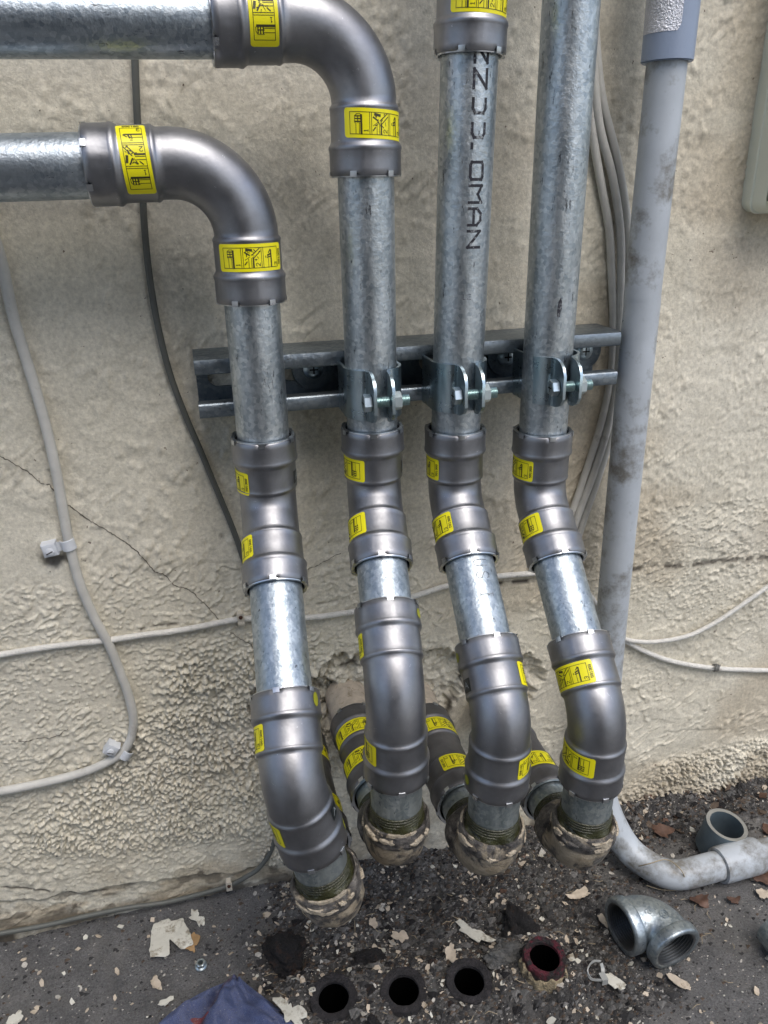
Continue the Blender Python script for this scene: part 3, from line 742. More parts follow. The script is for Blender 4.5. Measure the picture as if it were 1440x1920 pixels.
# ---------------- run by run
Apx = [(508, 945), (700, 925), (845, 925), (1003, 925)]
YB = [-.190, -.165, -.178, -.180]
Bpx = [(548, 1468), (742, 1303), (942, 1350), (1122, 1345)]
Epx = [(630, 1700), (744, 1590), (916, 1608), (1088, 1596)]
RUN = []
labels = ['leftmost steel pipe run, bending from the lower horizontal pipe, without a clamp',
          'steel pipe run from the topmost horizontal pipe, second from left, through the leftmost clamp',
          'steel pipe run printed with large black letters down its front, in the middle clamp',
          'plain steel pipe run with a small black mark, nearest the grey conduit']
for i in range(4):
    A = at(*Apx[i], y=YP); A[0] = XR[i] if i != 3 else .2325
    B = at(*Bpx[i], y=YB[i]); E = at(*Epx[i], y=YB[i])
    RUN.append((A, B, E))
for i in range(4):
    A, B, E = RUN[i]
    top = V(XR[i], YP, 2.10 if i > 1 else .6)
    if i == 3: top[0] = .2385
    run = empty('gas_pipe_run', (XR[i], YP, .2)); tag(run, labels[i], 'pipe', 'steel gas pipe runs side by side')
    # upper 45 fitting
    d0 = unit(A-V(top[0], YP, A[2]+.3 if i != 3 else 1.7)) if i == 3 else V(0, 0, -1)
    slope = unit(B-A)
    M1 = A-d0*.048; M2 = A+slope*[.060, .055, .054, .055][i]
    fu = Fitting('press_elbow', M1, A, M2, run, FIT, r=.032)
    # lower fitting
    dn = unit(E-B); m1 = [.051, .056, .050, .052][i]; m2 = [.050, .060, .050, .051][i]
    Q1 = B-slope*m1; Q2 = B+dn*m2
    pipe('pipe_section', M2-slope*.012, Q1+slope*.012, GALVB, run)
    fl = Fitting('press_elbow', Q1, B, Q2, run, FIT, r=.06)
    arm = .031; En = E-dn*arm
    nipple(Q2-dn*.01, En+dn*.001, run)
    cast_elbow(E, run, -dn, i)
    # back to the wall
    W = V(E[0], -.001, E[2])
    nb = E+V(0, arm, 0)
    yl = abs(E[1]); c0 = -(yl-arm-.020); c1 = -.030
    nipple(V(E[0], c0+.01, E[2]), nb-V(0, .001, 0), run)
    cp = Fitting('press_coupling', V(E[0], c0, E[2]), None, V(E[0], c1, E[2]), run, FITD, Ls=min(.036, (c1-c0)/2-.002))
    sg = MB(); sweep(sg, [V(E[0], c1-.01, E[2]), V(E[0], c1+.010, E[2]), V(E[0], .012, E[2])], R0*1.06, seg=40, wob=.02, seed=i); sg.build('wall_stub', FLAKE, run)
    RUN[i] = (A, B, E, M1, fu, fl, cp, run, top)
    if i == 0:
        fu.sticker(0, -36, dist=.0275, seed=1); fu.sticker(1, -38, seed=2); fl.sticker(0, -45, seed=3); fl.sticker(1, -52, True, seed=4)
        fu.tagsq(0, 74); fl.tagsq(1, 62); fl.dot(0, 58, .007, .0042, .6); fl.dot(1, 80, .009, .0040, .6)
        cp.sticker(0, 95, up=(0, 1, 0), seed=5); cp.sticker(1, 95, up=(0, 1, 0), seed=6)
    if i == 1:
        fu.sticker(0, -17, True, seed=7); fu.sticker(1, -22, True, seed=8); fl.sticker(0, -58, seed=9); fl.sticker(1, -38, True, seed=10)
        fu.tagsq(0, 82); fl.dot(0, 72)
        cp.sticker(0, 50, up=(0, 1, 0), seed=11); cp.sticker(1, 50, up=(0, 1, 0), seed=12)
    if i == 2:
        fu.sticker(0, -33, seed=13); fu.sticker(1, -16, seed=14); fl.sticker(0, 175, seed=15); fl.sticker(1, 160, True, seed=16)
        fl.tagsq(0, -62); fl.dot(0, -72); fl.dot(1, -62)
        cp.sticker(0, 112, True, up=(0, 1, 0), seed=17); cp.sticker(1, 112, True, up=(0, 1, 0), seed=18)
    if i == 3:
        fu.sticker(0, -14, seed=19); fu.sticker(1, -10, True, seed=20); fl.sticker(0, 14, seed=21, L=.043); fl.sticker(1, 6, True, seed=22, L=.043)
        cp.sticker(0, 70, up=(0, 1, 0), seed=23); cp.sticker(1, 75, up=(0, 1, 0), seed=24)
    d0p = d0
    if i == 2:
        C = at(881, 105, y=YP); C[0] = .1722; bt = M1; ax = unit(C-bt)
        ps = pipe('pipe_section', M1+V(0, 0, -.012), C+ax*.012, GALV, run)
        pc = Fitting('press_coupling', C, None, C+ax*.085, run, FIT); pc.sticker(0, 85, seed=25, skew=-.03)
        pipe('pipe_section', C+ax*.073, C+ax*1.40, GALV, run)
        dlen = np.linalg.norm(C-M1); za = lambda py: np.linalg.norm(C-at(875, py, y=YP-.0167)*1)
        pipetext(ps, C, M1, -.004, 'ZZDD. OMAN', .0078, 24, .0016, INKP, sx=1.78, gap=2.6)
        pipetext(ps, C, M1, .1340, 'LE', .0030, 6, .0004, INKF, upright=True)
    if i == 3:
        ps = pipe('pipe_section', M1+d0*.012, top, GALV, run)
        mb = MB(); P0 = at(1048, 575, y=YP-R0); 
        T = unit(top-M1); s0 = np.dot(P0-M1, T); Pm = M1+T*s0; c = unit(CAM-Pm); c = unit(c-T*np.dot(c, T)); rt = np.cross(T, c)
        poly = [(-.0011, -.007), (.0006, -.0066), (.0008, -.003), (.0016, -.002), (.0013, .003), (.0005, .0058), (-.0010, .0030), (-.0014, -.002)]
        mb.add([Pm+T*v+(c*math.cos(u/R0+.33)+rt*math.sin(u/R0+.33))*(R0+.0002) for u, v in poly], [list(range(8))]); mb.build('marker_blot', INKP, ps)
        # faint grime lines on the sloping piece
    if i == 2:
        T = slope; a0 = M2; pipetext(run.children[0] if False else fu.o, M2, Q1, .004, 'US I', .0088, 26, .0005, INKF, sx=.7, gap=3.2)
# the two horizontal branches
def branch(i, Cpx, Mh, Mv):
    A, B, E, M1, fu, fl, cp, run, top = RUN[i]
    C = at(*Cpx, y=YP); C[0] = XR[i]
    a = .0765; H = C+V(-1, 0, -.015)*a; 
    H = C+unit(V(-1, 0, -.012))*(a+.0055); Vv = C+V(0, 0, -1)*a
    e = Fitting('press_elbow', H, C, Vv, run, FIT, r=.0385, Ls=.0375)
    pipe('pipe_section', H+V(.012, 0, 0), H+unit(V(-1, 0, -.012))*1.3, GALVH, run)
    pipe('pipe_section', M1+V(0, 0, -.012), Vv+V(0, 0, .012), GALV, run)
    return e
e1 = branch(0, (462, 303), None, None)
e2 = branch(1, (684, 46), None, None)
e1.sticker(0, 72, up=(-1, 0, 0), skew=.05, seed=31); e1.sticker(1, 66, seed=32)
e2.sticker(0, 88, up=(-1, 0, 0), seed=33); e2.sticker(1, 86, seed=34, skew=-.05)

# ------------------------------------------------------------------ strut channel
sx0, sx1, szb, szt, sy = -.0015, .2985, .4628, .5020, -.041
strut = empty('strut_channel', ((sx0+sx1)/2, 0, (szb+szt)/2)); tag(strut, 'horizontal slotted galvanised channel screwed to the wall behind the pipes', 'channel')
mb = MB(); t = .0024
prof2 = [(-.0035, szb), (sy+.003, szb), (sy+.0008, szb+.0008), (sy, szb+.003), (sy, szb+.0088), (sy+.0008, szb+.0100), (sy+.002, szb+.0104), (sy+.0085, szb+.0104), (sy+.0085, szb+.0080), (sy+.0035, szb+.0080), (sy+.0024, szb+.007), (sy+.0024, szb+.0034), (sy+.0034, szb+.0024), (-.0035, szb+.0024)]
for flip in (False, True):
    pr = [(y, (szb+szt)-z) if flip else (y, z) for y, z in prof2]
    n = len(pr); L = [V(sx0, y, z) for y, z in pr]; Rr = [V(sx1, y, z) for y, z in pr]
    mb.rings([L+[], Rr+[]], smooth=True)
    for side, S in ((0, L), (1, Rr)):
        mid = [(0, 1, 12, 13), (1, 2, 11, 12), (2, 3, 10, 11), (3, 4, 9, 10), (4, 5, 8, 9), (5, 6, 7, 8)]
        mb.add(S, [list(q) for q in mid], smooth=False)
mb.build('channel_body', ZINCD, strut, sharp=40)
# slotted back plate
mb = MB(); yb = -.0035; zc = (szb+szt)/2; pitch = .0505; x = sx0+.001; first = True
def plate_cell(x0, x1, hole):
    o4 = [(x0, szb+.001), (x1, szb+.001), (x1, szt-.001), (x0, szt-.001)]
    if hole is None:
        for yy in (yb, ): mb.add([V(a, yy, b) for a, b in o4], [[0, 1, 2, 3]], smooth=False); return
    hx0, hx1, hr = hole; K = 10; st = []
    for k in range(K+1): a = -math.pi/2+math.pi*k/K; st.append((hx1-hr+hr*math.cos(a), zc+hr*math.sin(a)))
    for k in range(K+1): a = math.pi/2+math.pi*k/K; st.append((hx0+hr+hr*math.cos(a), zc+hr*math.sin(a)))
    nst = len(st); out = []
    for (a, b) in st:
        da, db = a-(x0+x1)/2, b-zc; kx = ((x1-x0)/2)/abs(da) if abs(da) > 1e-9 else 1e9; kz = ((szt-szb)/2-.001)/abs(db) if abs(db) > 1e-9 else 1e9
        if abs(da) >= (hx1-hx0)/2-hr+1e-6 and abs(db) < hr*.7: out.append((x1 if da > 0 else x0, zc+db*min(kx, kz)))
        else: out.append((a if abs(da) < (hx1-hx0)/2-hr+1e-6 else (x1 if da > 0 else x0) if abs(db) < hr*.8 else a+(.6*da if 0 else 0), (szt-.001) if db > 0 else (szb+.001)))
    vs = [V(a, yb, b) for a, b in st]+[V(a, yb, b) for a, b in out]+[V(a, -.0008, b) for a, b in st]
    fs = []
    for k in range(nst):
        j = (k+1) % nst; fs.append([k, j, nst+j, nst+k]); fs.append([k, 2*nst+k, 2*nst+j, j])
    mb.add(vs, fs, smooth=False)
    # corners
    for cx in (x0, x1):
        for cz in (szb+.001, szt-.001):
            side = [(a, b) for a, b in out if abs(a-cx) < 1e-9 and (b-zc)*(cz-zc) > 0]; tp = [(a, b) for a, b in out if abs(b-cz) < 1e-9 and (a-(x0+x1)/2)*(cx-(x0+x1)/2) > 0]
            if side and tp:
                s1 = max(side, key=lambda q: abs(q[1]-zc)); t1 = max(tp, key=lambda q: abs(q[0]-(x0+x1)/2)); mb.add([V(s1[0], yb-.00005, s1[1]), V(cx, yb-.00005, cz), V(t1[0], yb-.00005, t1[1])], [[0, 1, 2]], smooth=False)
k = 0; x = sx0+.0005
while x+pitch < sx1+.002:
    plate_cell(x, x+pitch, (x+.0075, x+.0075+.029, .0072)); x += pitch; k += 1
if sx1-x > .001: plate_cell(x, sx1, None)
mb.build('back_plate', ZINCD, strut)
for px in (586, 950, 1095):
    c = at(px, 676 if px == 586 else (655 if px == 950 else 650), y=-.006); c = V(c[0], -.006, zc+(.001 if px == 586 else 0))
    mb = MB(); sweep(mb, [c+V(0, .0022, 0), c+V(0, .0018, 0), c], [.0150, .0150, .0146], seg=40, cap=(False, True)); wsh = mb.build('washer', ZINCD, strut)  # darker zinc than the screws, standing in for shade inside the channel
    mb = MB(); sweep(mb, [c, c-V(0, .0012, 0), c-V(0, .0030, 0), c-V(0, .0038, 0)], [.0070, .0070, .0050, .003], seg=24, cap=(False, True))
    for a in (0, 1): 
        dx = V(.0030, 0, 0) if a == 0 else V(0, 0, .0030); dz = V(0, 0, .0005) if a == 0 else V(.0005, 0, 0)
        q = c-V(0, .00395, 0); mb.add([q-dx-dz, q+dx-dz, q+dx+dz, q-dx+dz], [[0, 1, 2, 3]], mi=1, smooth=False)
    mb.build('screw_head', [ZINC, BLACKIN], strut)

# ------------------------------------------------------------------ pipe clamps
def clamp(x, label, gap=.0050):
    z0, z1 = zc-.0195, zc+.0125
    o = empty('pipe_clamp', (x, sy, zc)); tag(o, label, 'clamp', 'strut clamps round the pipes'); Rc = R0+.0004; t = .0019
    for sgn in (-1, 1):
        pts = [(-.004*sgn+0, 0)] ; pts = []
        # from the channel round the side of the pipe to the ear
        pts.append((sgn*(Rc+.0005)*.75, -.030-YP)); pts.append((sgn*(Rc+.001)*.95, -.042-YP))
        for a in np.linspace(10, -68, 14): pts.append((sgn*Rc*math.cos(rad(a)), Rc*math.sin(rad(a))))
        ex = sgn*(gap-.0002)
        pts += [(ex+sgn*.0010, -Rc-.0012), (ex, -Rc-.0030), (ex, -Rc-.006), (ex, -Rc-.010), (ex, -Rc-.0145), (ex, -Rc-.0170)]
        zz = []
        n = len(pts)
        for k in range(n):
            d = n-1-k
            ins = {0: .0085, 1: .0040, 2: .0012, 3: .0002}.get(d, 0)
            zz.append((z0+ins*.9, z1-ins*1.1))
        P2 = np.array(pts); Tn = np.gradient(P2, axis=0); Tn /= np.linalg.norm(Tn, axis=1)[:, None]; Nn = np.stack([Tn[:, 1], -Tn[:, 0]], 1)*(1 if sgn > 0 else -1)
        Nn *= -1 if np.dot(Nn[6], P2[6]) < 0 else 1
        mb = MB(); rings = []
        for k in range(n):
            a = P2[k]; b = P2[k]+Nn[k]*t; bz = .0004
            rings.append([V(x+a[0], YP+a[1], zz[k][0]), V(x+b[0], YP+b[1], zz[k][0]), V(x+b[0], YP+b[1], zz[k][1]), V(x+a[0], YP+a[1], zz[k][1])])
        mb.rings(rings, cap=(True, True)); mb.build('strap', STRAPM, o, sharp=30)
    zb = zc-.0055; yb_ = YP-Rc-.0085
    L0, L1 = x-gap-t-.0002, x+gap+t+.0002
    def hexr(xx, r, rot=.2): return [V(xx, yb_+r*math.cos(rot+k*math.pi/3), zb+r*math.sin(rot+k*math.pi/3)) for k in range(6)]
    mb = MB(); mb.rings([hexr(L0, .0056), hexr(L0-.0045, .0056), hexr(L0-.0049, .0050)], smooth=False, cap=(False, True)); h = mb.build('bolt_head', ZINC, o)
    mb = MB()
    for a in (0, 1):
        dz = (V(0, .0026, 0), V(0, 0, .0005)) if a == 0 else (V(0, 0, .0026), V(0, .0005, 0)); q = V(L0-.00497, yb_, zb)
        mb.add([q-dz[0]-dz[1], q+dz[0]-dz[1], q+dz[0]+dz[1], q-dz[0]+dz[1]], [[0, 1, 2, 3]], smooth=False)
    mb.build('drive_slot', BLACKIN, h)
    mb = MB(); mb.rings([hexr(L1, .0060, .5), hexr(L1+.0050, .0060, .5)], smooth=False, cap=(True, True)); mb.build('nut', ZINC, o)
    mb = MB(); path = []; rr = []; xx = L0
    while xx < L1+.0105: path += [V(xx, yb_, zb), V(xx+.0005, yb_, zb)]; rr += [.0029, .0035]; xx += .001
    path.append(V(xx, yb_, zb)); rr.append(.0024); sweep(mb, path, rr, seg=20, cap=(True, True)); mb.build('bolt_shank', TEAL, o)
clamp(.1098, 'zinc strap clamp on the pipe below the topmost elbow, leftmost clamp on the channel')
clamp(.1684, 'zinc strap clamp round the pipe with black printed letters, middle clamp on the channel')
clamp(.2355, 'zinc strap clamp nearest the grey plastic conduit, rightmost clamp on the channel')

# ------------------------------------------------------------------ grey conduit
cx_, cy_, cr = .3205, -.033, .0129
K = V(.3225, -.045, .0170); G2 = at(1347, 1623, z=.018)
pts = [V(.3165, cy_, 2.10), V(.3165, cy_, .70), V(.3175, cy_, .5), V(.3200, cy_, .29), V(.3235, cy_, .15), V(.3245, -.035, .10), V(.3275, -.045, .062), V(.338, -.064, .032)]
pts += [at(1205, 1615, z=.020), at(1265, 1640, z=.018), G2]
G3 = at(1420, 1603, z=.018); G4 = G3+(G3-G2)/np.linalg.norm(G3-G2)*1.2
cond = empty('grey_conduit', (cx_, cy_, 0)); tag(cond, 'scuffed grey plastic conduit running down the wall and bending along the ground', 'conduit')
mb = MB(); pth = catmull(pts, 12); sweep(mb, list(pth)+[G3, G4], cr, seg=40); mb.build('conduit_pipe', PVC, cond)
mb = MB(); d = unit(G3-G2); sweep(mb, [G2-d*.0005, G2, G2+d*.003, G3-d*.003, G3, G3+d*.0005], [cr+.0004, .0158, .0163, .0163, .0158, cr+.0004], seg=44); mb.build('coupling', PVC, cond, sharp=60)
zt = at(1255, 118, y=cy_)[2]; mb = MB()
sweep(mb, [V(.3165, cy_, zt+.004), V(.3165, cy_, zt), V(.3165, cy_, zt+.0006), V(.3165, cy_, zt+.10), V(.3165, cy_, zt+.1006)], [cr+.0002, .0155, .0163, .0163, cr], seg=44); cpl = mb.build('coupling', PVCN, cond, sharp=60)
mb = MB(); c = unit(CAM-V(.3165, cy_, zt)); c = unit(V(c[0], c[1], 0)); rt = V(-c[1], c[0], 0)
R = []
for a in np.linspace(-95, 22, 18):
    e = max(0, (a-14)/8); R.append([V(.3165, cy_, zt+.0155+.004*e*e)+(c*math.cos(rad(a))+rt*math.sin(rad(a)))*.01650, V(.3165, cy_, zt+.060-.004*e*e)+(c*math.cos(rad(a))+rt*math.sin(rad(a)))*.01650])
mb.rings(R, closed=False); mb.build('foil_label', FOIL, cpl)
mb = MB(); R = []
for a in np.linspace(-70, 16, 24):
    ss = .0030*math.sin(a*.13)+.002*math.sin(a*.31); q = (c*math.cos(rad(a))+rt*math.sin(rad(a)))*.0167; R.append([V(.3165, cy_, zt+.0425+ss+.004*abs(a+10)/60)+q, V(.3165, cy_, zt+.058)+q])
mb.rings(R, closed=False); mb.build('black_tape', TAGB, cpl)
# faint print down the conduit's left edge
mb = MB(); rg = random.Random(8)
for zz in np.arange(.12, .66, .0062):
    xx = np.interp(zz, [.15, .29, .5, .7], [.3235, .32, .3175, .3165]); P0 = V(xx, cy_, zz); c1 = unit(V(*(CAM-P0)[:2], 0)); r1 = V(-c1[1], c1[0], 0)
    if rg.random() < .2: continue
    fnx = lambda u, v, l: P0+V(0, 0, v)+(c1*math.cos(u/cr-1.22)+r1*math.sin(u/cr-1.22))*(cr+l)
    for _ in range(rg.choice((1, 2, 2))):
        y0 = rg.uniform(-.002, .002); quadseg(mb, fnx, -.0016, y0, .0016, y0+rg.uniform(-.002, .002), .0005, .00015, 0)
mb.build('printed_text', INKF, cond)

# ------------------------------------------------------------------ cables
def wall_cable(name, px, r, mat, label, cat, off=.0006, seg=14, ys=None, sub=10, wob=0):
    P = []
    for k, p in enumerate(px):
        yy = ys[k] if ys else -(r+off); P.append(at(*p, y=yy))
    mb = MB(); sweep(mb, catmull(P, sub), r, seg=seg, cap=(True, True), wob=wob); o = mb.build(name, mat, loc=P[len(P)//2]); tag(o, label, cat); return o
wall_cable('coaxial_cable', [(-70, 230), (-30, 390), (0, 480), (24, 590), (48, 670), (78, 770), (98, 850), (112, 920), (124, 990), (136, 1045), (152, 1100), (178, 1160), (205, 1210), (226, 1262), (243, 1310), (250, 1350), (245, 1385), (228, 1412), (195, 1432), (150, 1450), (80, 1468), (0, 1484), (-90, 1500)], .0035, CABLE,
           'thick pale grey cable curving down the wall at left, held by two clips', 'cable')
wall_cable('painted_cable', [(-90, 1242), (0, 1228), (60, 1218), (140, 1207), (200, 1201), (260, 1192), (330, 1183), (380, 1174), (420, 1166), (460, 1160), (520, 1160), (580, 1158), (630, 1152), (700, 1140), (770, 1120), (840, 1098), (900, 1085), (960, 1078), (1020, 1076), (1080, 1090), (1130, 1150), (1160, 1192), (1175, 1203), (1210, 1222), (1260, 1240), (1330, 1252), (1400, 1256), (1520, 1258)], .0025, CABLEW,
           'thin white painted cable crossing the whole wall behind the pipes', 'cable', wob=.05)
wall_cable('looped_cable', [(1150, 1180), (1168, 1196), (1190, 1202), (1230, 1203), (1290, 1192), (1345, 1165), (1400, 1128), (1450, 1092), (1520, 1040)], .0021, CABLEW,
           'thin spotted white cable rising to the right from behind the grey conduit', 'cable', off=.004, wob=.05)
wall_cable('dark_cable', [(250, -60), (252, 60), (254, 140), (258, 230), (266, 340), (272, 440), (282, 530), (298, 620), (320, 705), (348, 780), (378, 850), (405, 915), (430, 975), (452, 1035), (480, 1130), (500, 1250), (515, 1400), (522, 1520), (512, 1585), (488, 1625), (460, 1645), (430, 1660), (380, 1675), (310, 1692), (240, 1702), (160, 1718), (80, 1736), (0, 1750), (-100, 1765)], .0022, CABLED,
           'thin dark grey cable hanging from the horizontal pipes down to the foot of the wall', 'cable', off=.0015, ys=None)
for k, (pts_, lab) in enumerate([([(1090, -60), (1098, 120), (1113, 260), (1128, 350), (1142, 430), (1147, 520), (1150, 600), (1146, 700), (1128, 790), (1100, 880), (1074, 955), (1050, 1010), (1035, 1060)], 'leftmost of three pale grey cables bowing behind the channel'),
                   ([(1100, -60), (1112, 120), (1124, 235), (1148, 330), (1163, 430), (1164, 520), (1162, 600), (1158, 700), (1140, 800), (1112, 890), (1086, 960), (1066, 1020), (1050, 1060)], 'middle of three pale grey cables bowing behind the channel'),
                   ([(1110, -60), (1118, 90), (1130, 190), (1155, 290), (1172, 380), (1179, 460), (1178, 560), (1172, 680), (1150, 800), (1120, 900), (1094, 975), (1078, 1030), (1064, 1075)], 'rightmost of three pale grey cables, closest to the grey conduit')]):
    o = wall_cable('grey_cable', pts_, .0030, CABLE, lab, 'cable', off=.0008 if k != 1 else .0030); o['group'] = 'three bundled cables behind the channel'

def cable_clip(px, py, ang, label, tilt=0):
    p = at(px, py, y=-.004); o = empty('cable_clip', p); tag(o, label, 'cable clip', 'painted metal clips of the thick cable')
    ca, sa = math.cos(rad(ang)), math.sin(rad(ang)); ax = V(-sa, 0, ca)         # cable axis
    sd_ = V(ca, 0, sa)                                                      # towards the screw block (negative)
    mb = MB(); R = []
    for s in (-.0042, -.0038, .0038, .0042):
        rr = .0049 if abs(s) < .004 else .0045
        R.append([p+ax*s+sd_*(rr*math.cos(a))+V(0, -1, 0)*(rr*math.sin(a)) for a in np.linspace(-.3, math.pi+.3, 20)])
    mb.rings(R, closed=False); mb.build('strap_loop', CLIPM, o)
    c = p-sd_*.0125; mb = MB(); h = .0050
    R = []
    for y, k in ((.0035, 1), (-.0030, 1), (-.0042, .94), (-.0046, .82)):
        R.append([c+sd_*a*h*k+ax*b*h*k+V(0, y, 0) for a, b in ((-1, -1), (1, -1), (1, 1), (-1, 1))])
    mb.rings(R, cap=(False, True), smooth=False)
    R = [[c+sd_*h*.9+ax*b+V(0, y, 0) for b in (-.0036, .0036)] for y in (.001, .0)]
    mb.rings([[c+sd_*.004+ax*b+V(0, -.0005, 0) for b in (-.0036, .0036)], [p-sd_*.004+ax*b+V(0, -.0005, 0) for b in (-.0036, .0036)]], closed=False, smooth=False)
    mb.build('screw_block', CLIPM, o)
    mb = MB(); cc = c+V(0, -.0046, 0)-ax*.001; sweep(mb, [cc, cc-V(0, .0012, 0), cc-V(0, .0018, 0)], [.0030, .0028, .0018], seg=18, cap=(False, True))
    q = cc-V(0, .00185, 0); e1_ = unit(sd_+ax*.3); e2_ = np.cross(e1_, V(0, 1, 0)); mb.add([q-e1_*.0024-e2_*.0004, q+e1_*.0024-e2_*.0004, q+e1_*.0024+e2_*.0004, q-e1_*.0024+e2_*.0004], [[0, 1, 2, 3]], mi=1)
    mb.build('screw_head', [CLIPM, BLACKIN], o)
cable_clip(128, 1020, 8, 'white painted clip on a rusty patch, upper one of the thick left cable')
cable_clip(236, 1412, -38, 'white painted clip at the bottom bend of the thick left cable')
def nail_clip(px, py, r, label, ang=0, mat=NAILC):
    p = at(px, py, y=-r-.001); o = empty('nail_clip', p); tag(o, label, 'cable clip', 'small plastic nail clips')
    mb = MB(); R = []
    for s in (-.0026, .0026): R.append([p+V(s, -math.sin(a)*(r+.0011), math.cos(a)*(r+.0011)+.0002) for a in np.linspace(-.2, math.pi+.2, 14)])
    mb.rings(R, closed=False)
    q = p+V(0, 0, r+.0035)
    mb.rings([[q+V(a, y, b) for a, b in ((-.0026, -.0034), (.0026, -.0034), (.0026, .0020), (.0014, .0032), (-.0014, .0032), (-.0026, .0020))] for y in (.003, -.0030, -.0036)], cap=(False, True), smooth=False)
    mb.build('clip_body', mat, o)
    mb = MB(); sweep(mb, [q+V(0, -.0036, 0), q+V(0, -.0048, 0)], [.0016, .0013], seg=14, cap=(False, True)); mb.build('nail', RUST, o)
nail_clip(452, 1166, .0025, 'small rusty nail clip on the thin white cable, left of the pipes')
nail_clip(430, 1664, .0022, 'small white nail clip on the dark cable at the foot of the wall')
# dark knot tied on the thin white cable at right
mb = MB(); kc = at(1341, 1252, y=-.004); rg = random.Random(4)
P, T, NN, BB = frames([kc+V(-.0025, 0, .0002), kc+V(.0025, 0, -.0002)])
for kx in (-.0013, .0003, .0016): sweep(mb, [kc+V(kx+.0004*math.cos(a), -.0032*math.sin(a), .0032*math.cos(a)) for a in np.linspace(0, 6.2, 16)], .0007, seg=8)
for _ in range(5): a = rg.uniform(0, 6.3); sweep(mb, [kc, kc+V(.003*math.cos(a), -.002, .003*math.sin(a)), kc+V(.0058*math.cos(a+.3), -.002, .0058*math.sin(a+.3))], [.0009, .0006, .0002], seg=6)
o = mb.build('wire_tie', CABLEG, loc=kc); tag(o, 'dark twisted tie knotted round the lower right white cable', 'wire tie')

# ------------------------------------------------------------------ utility box
bl = at(1389, 398, y=-.002); bx = empty('utility_box', (bl[0]+.12, 0, bl[2])); tag(bx, 'pale green utility box mounted on the wall in the upper right corner', 'utility box')
mb = MB(); w_, h_, dp, rc = .28, .42, .032, .008; R = []
def rrect(x0, z0, x1, z1, r, y, n=6):
    out = []
    for cx, cz, a0 in ((x1-r, z0+r, -90), (x1-r, z1-r, 0), (x0+r, z1-r, 90), (x0+r, z0+r, 180)):
        for k in range(n+1): a = rad(a0+90*k/n); out.append(V(cx+r*math.cos(a), y, cz+r*math.sin(a)))
    return out
x0, z0 = bl[0], bl[2]
for y, ins in ((.004, 0), (-.030, 0), (-dp+.004, 0), (-dp+.0012, .0012), (-dp, .004)): R.append(rrect(x0+ins, z0+ins, x0+w_-ins, z0+h_-ins, rc, y))
mb.rings(R, cap=(False, True)); mb.build('box_body', BOXM, bx, sharp=30)
mb = MB(); R = [rrect(x0-.0010, z0-.0010, x0+w_+.0010, z0+h_+.0010, rc, y) for y in (-.010, -.012)]; mb.rings([rrect(x0, z0, x0+w_, z0+h_, rc, -.0095)]+R+[rrect(x0, z0, x0+w_, z0+h_, rc, -.0125)]); mb.build('cover_rim', BOXM, bx)

# ------------------------------------------------------------------ things on the ground
# open pipe stubs
stubs = [((625, 1868), .022, 'charred open pipe stub at far left of the row of four, nearest the blue cloth', STUBM), ((757, 1855), .023, 'charred open pipe stub, second from left, tan wrap peeling below its rim', STUBM),
         ((880, 1837), .024, 'charred open pipe stub between the wrapped one and the red one', STUBM), ((1022, 1792), .034, 'open pipe stub with red coated rim at the right end of the row', STUBR)]
for k, (px, h, lab, mt) in enumerate(stubs):
    c = at(*px, z=h); o = empty('pipe_stub', (c[0], c[1], 0)); tag(o, lab, 'pipe stub', 'open pipe stubs in the ground')
    ax = unit(V(-.05+.03*k, -.08, 1)); ri = .0118; ro = .0172 if k == 3 else .0188; mb = MB(); base = c-ax*(h+.012)
    q = [base+ax*t_ for t_ in (h+.002, )]
    th = np.linspace(0, 2*math.pi, 48, endpoint=False); e1_ = unit(np.cross(ax, V(0, 1, 0))); e2_ = np.cross(ax, e1_)
    def rng(cen, r, wob, sd): 
        return [cen+(e1_*math.cos(a)+e2_*math.sin(a))*(r*(1+wob*1.6*(math.sin(3*a+sd)+.6*math.sin(7*a+2*sd)+.5*math.sin(13*a+sd*3)+.5*math.sin(19*a+sd*5)))) + ax*(wob*.06*math.sin(5*a+sd)+wob*.035*math.sin(17*a+2*sd)) for a in th]
    mb.rings([rng(c-ax*(h+.01), ro*1.05, .02, k), rng(c-ax*.010, ro*1.0, .015, k), rng(c-ax*.0025, ro*.99, .012, k), rng(c-ax*.0003, ro*.97, .01, k), rng(c, ro*.93, .012, k+1), rng(c-ax*.0004, ri*1.12, .006, k), rng(c-ax*.001, ri*1.02, .004, k), rng(c-ax*.004, ri, .002, k)])
    mb.build('pipe_wall', mt, o)
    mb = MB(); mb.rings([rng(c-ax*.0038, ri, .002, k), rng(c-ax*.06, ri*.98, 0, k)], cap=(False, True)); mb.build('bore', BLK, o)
    # peeling wrap
    mb = MB(); R = []; lo, hi = ((3.4, 5.6) if k == 1 else (3.6, 6.2) if k == 3 else (4.1, 5.5))
    if k:
        camd = unit(CAM-c); a0 = math.atan2(np.dot(camd, e2_), np.dot(camd, e1_))
        for a in np.linspace(-1.5 if k == 3 else -1.0, 1.35 if k == 3 else .95, 34):
            tz = -.0055-.002*math.sin(a*5+k)-.0015*math.sin(a*13)-(.003*abs(a) if k != 3 else .0); bz = -.034
            aa = a0+a+.15; d = e1_*math.cos(aa)+e2_*math.sin(aa)
            R.append([c+d*(ro*1.01)+ax*tz, c+d*(ro*1.08+.0012*math.sin(a*17))+ax*(tz-.0006), c+d*(ro*(1.14+.06*math.sin(a*9+k)))+ax*(tz-.007), c+d*(ro*(1.10+.05*math.sin(a*13+k)))+ax*(tz-.011), c+d*(ro*(1.24+.08*math.sin(a*7+k*2)+.05*math.sin(a*23)))+ax*bz])
        mb.rings(R, closed=False); mb.build('peeling_wrap', WRAP, o)

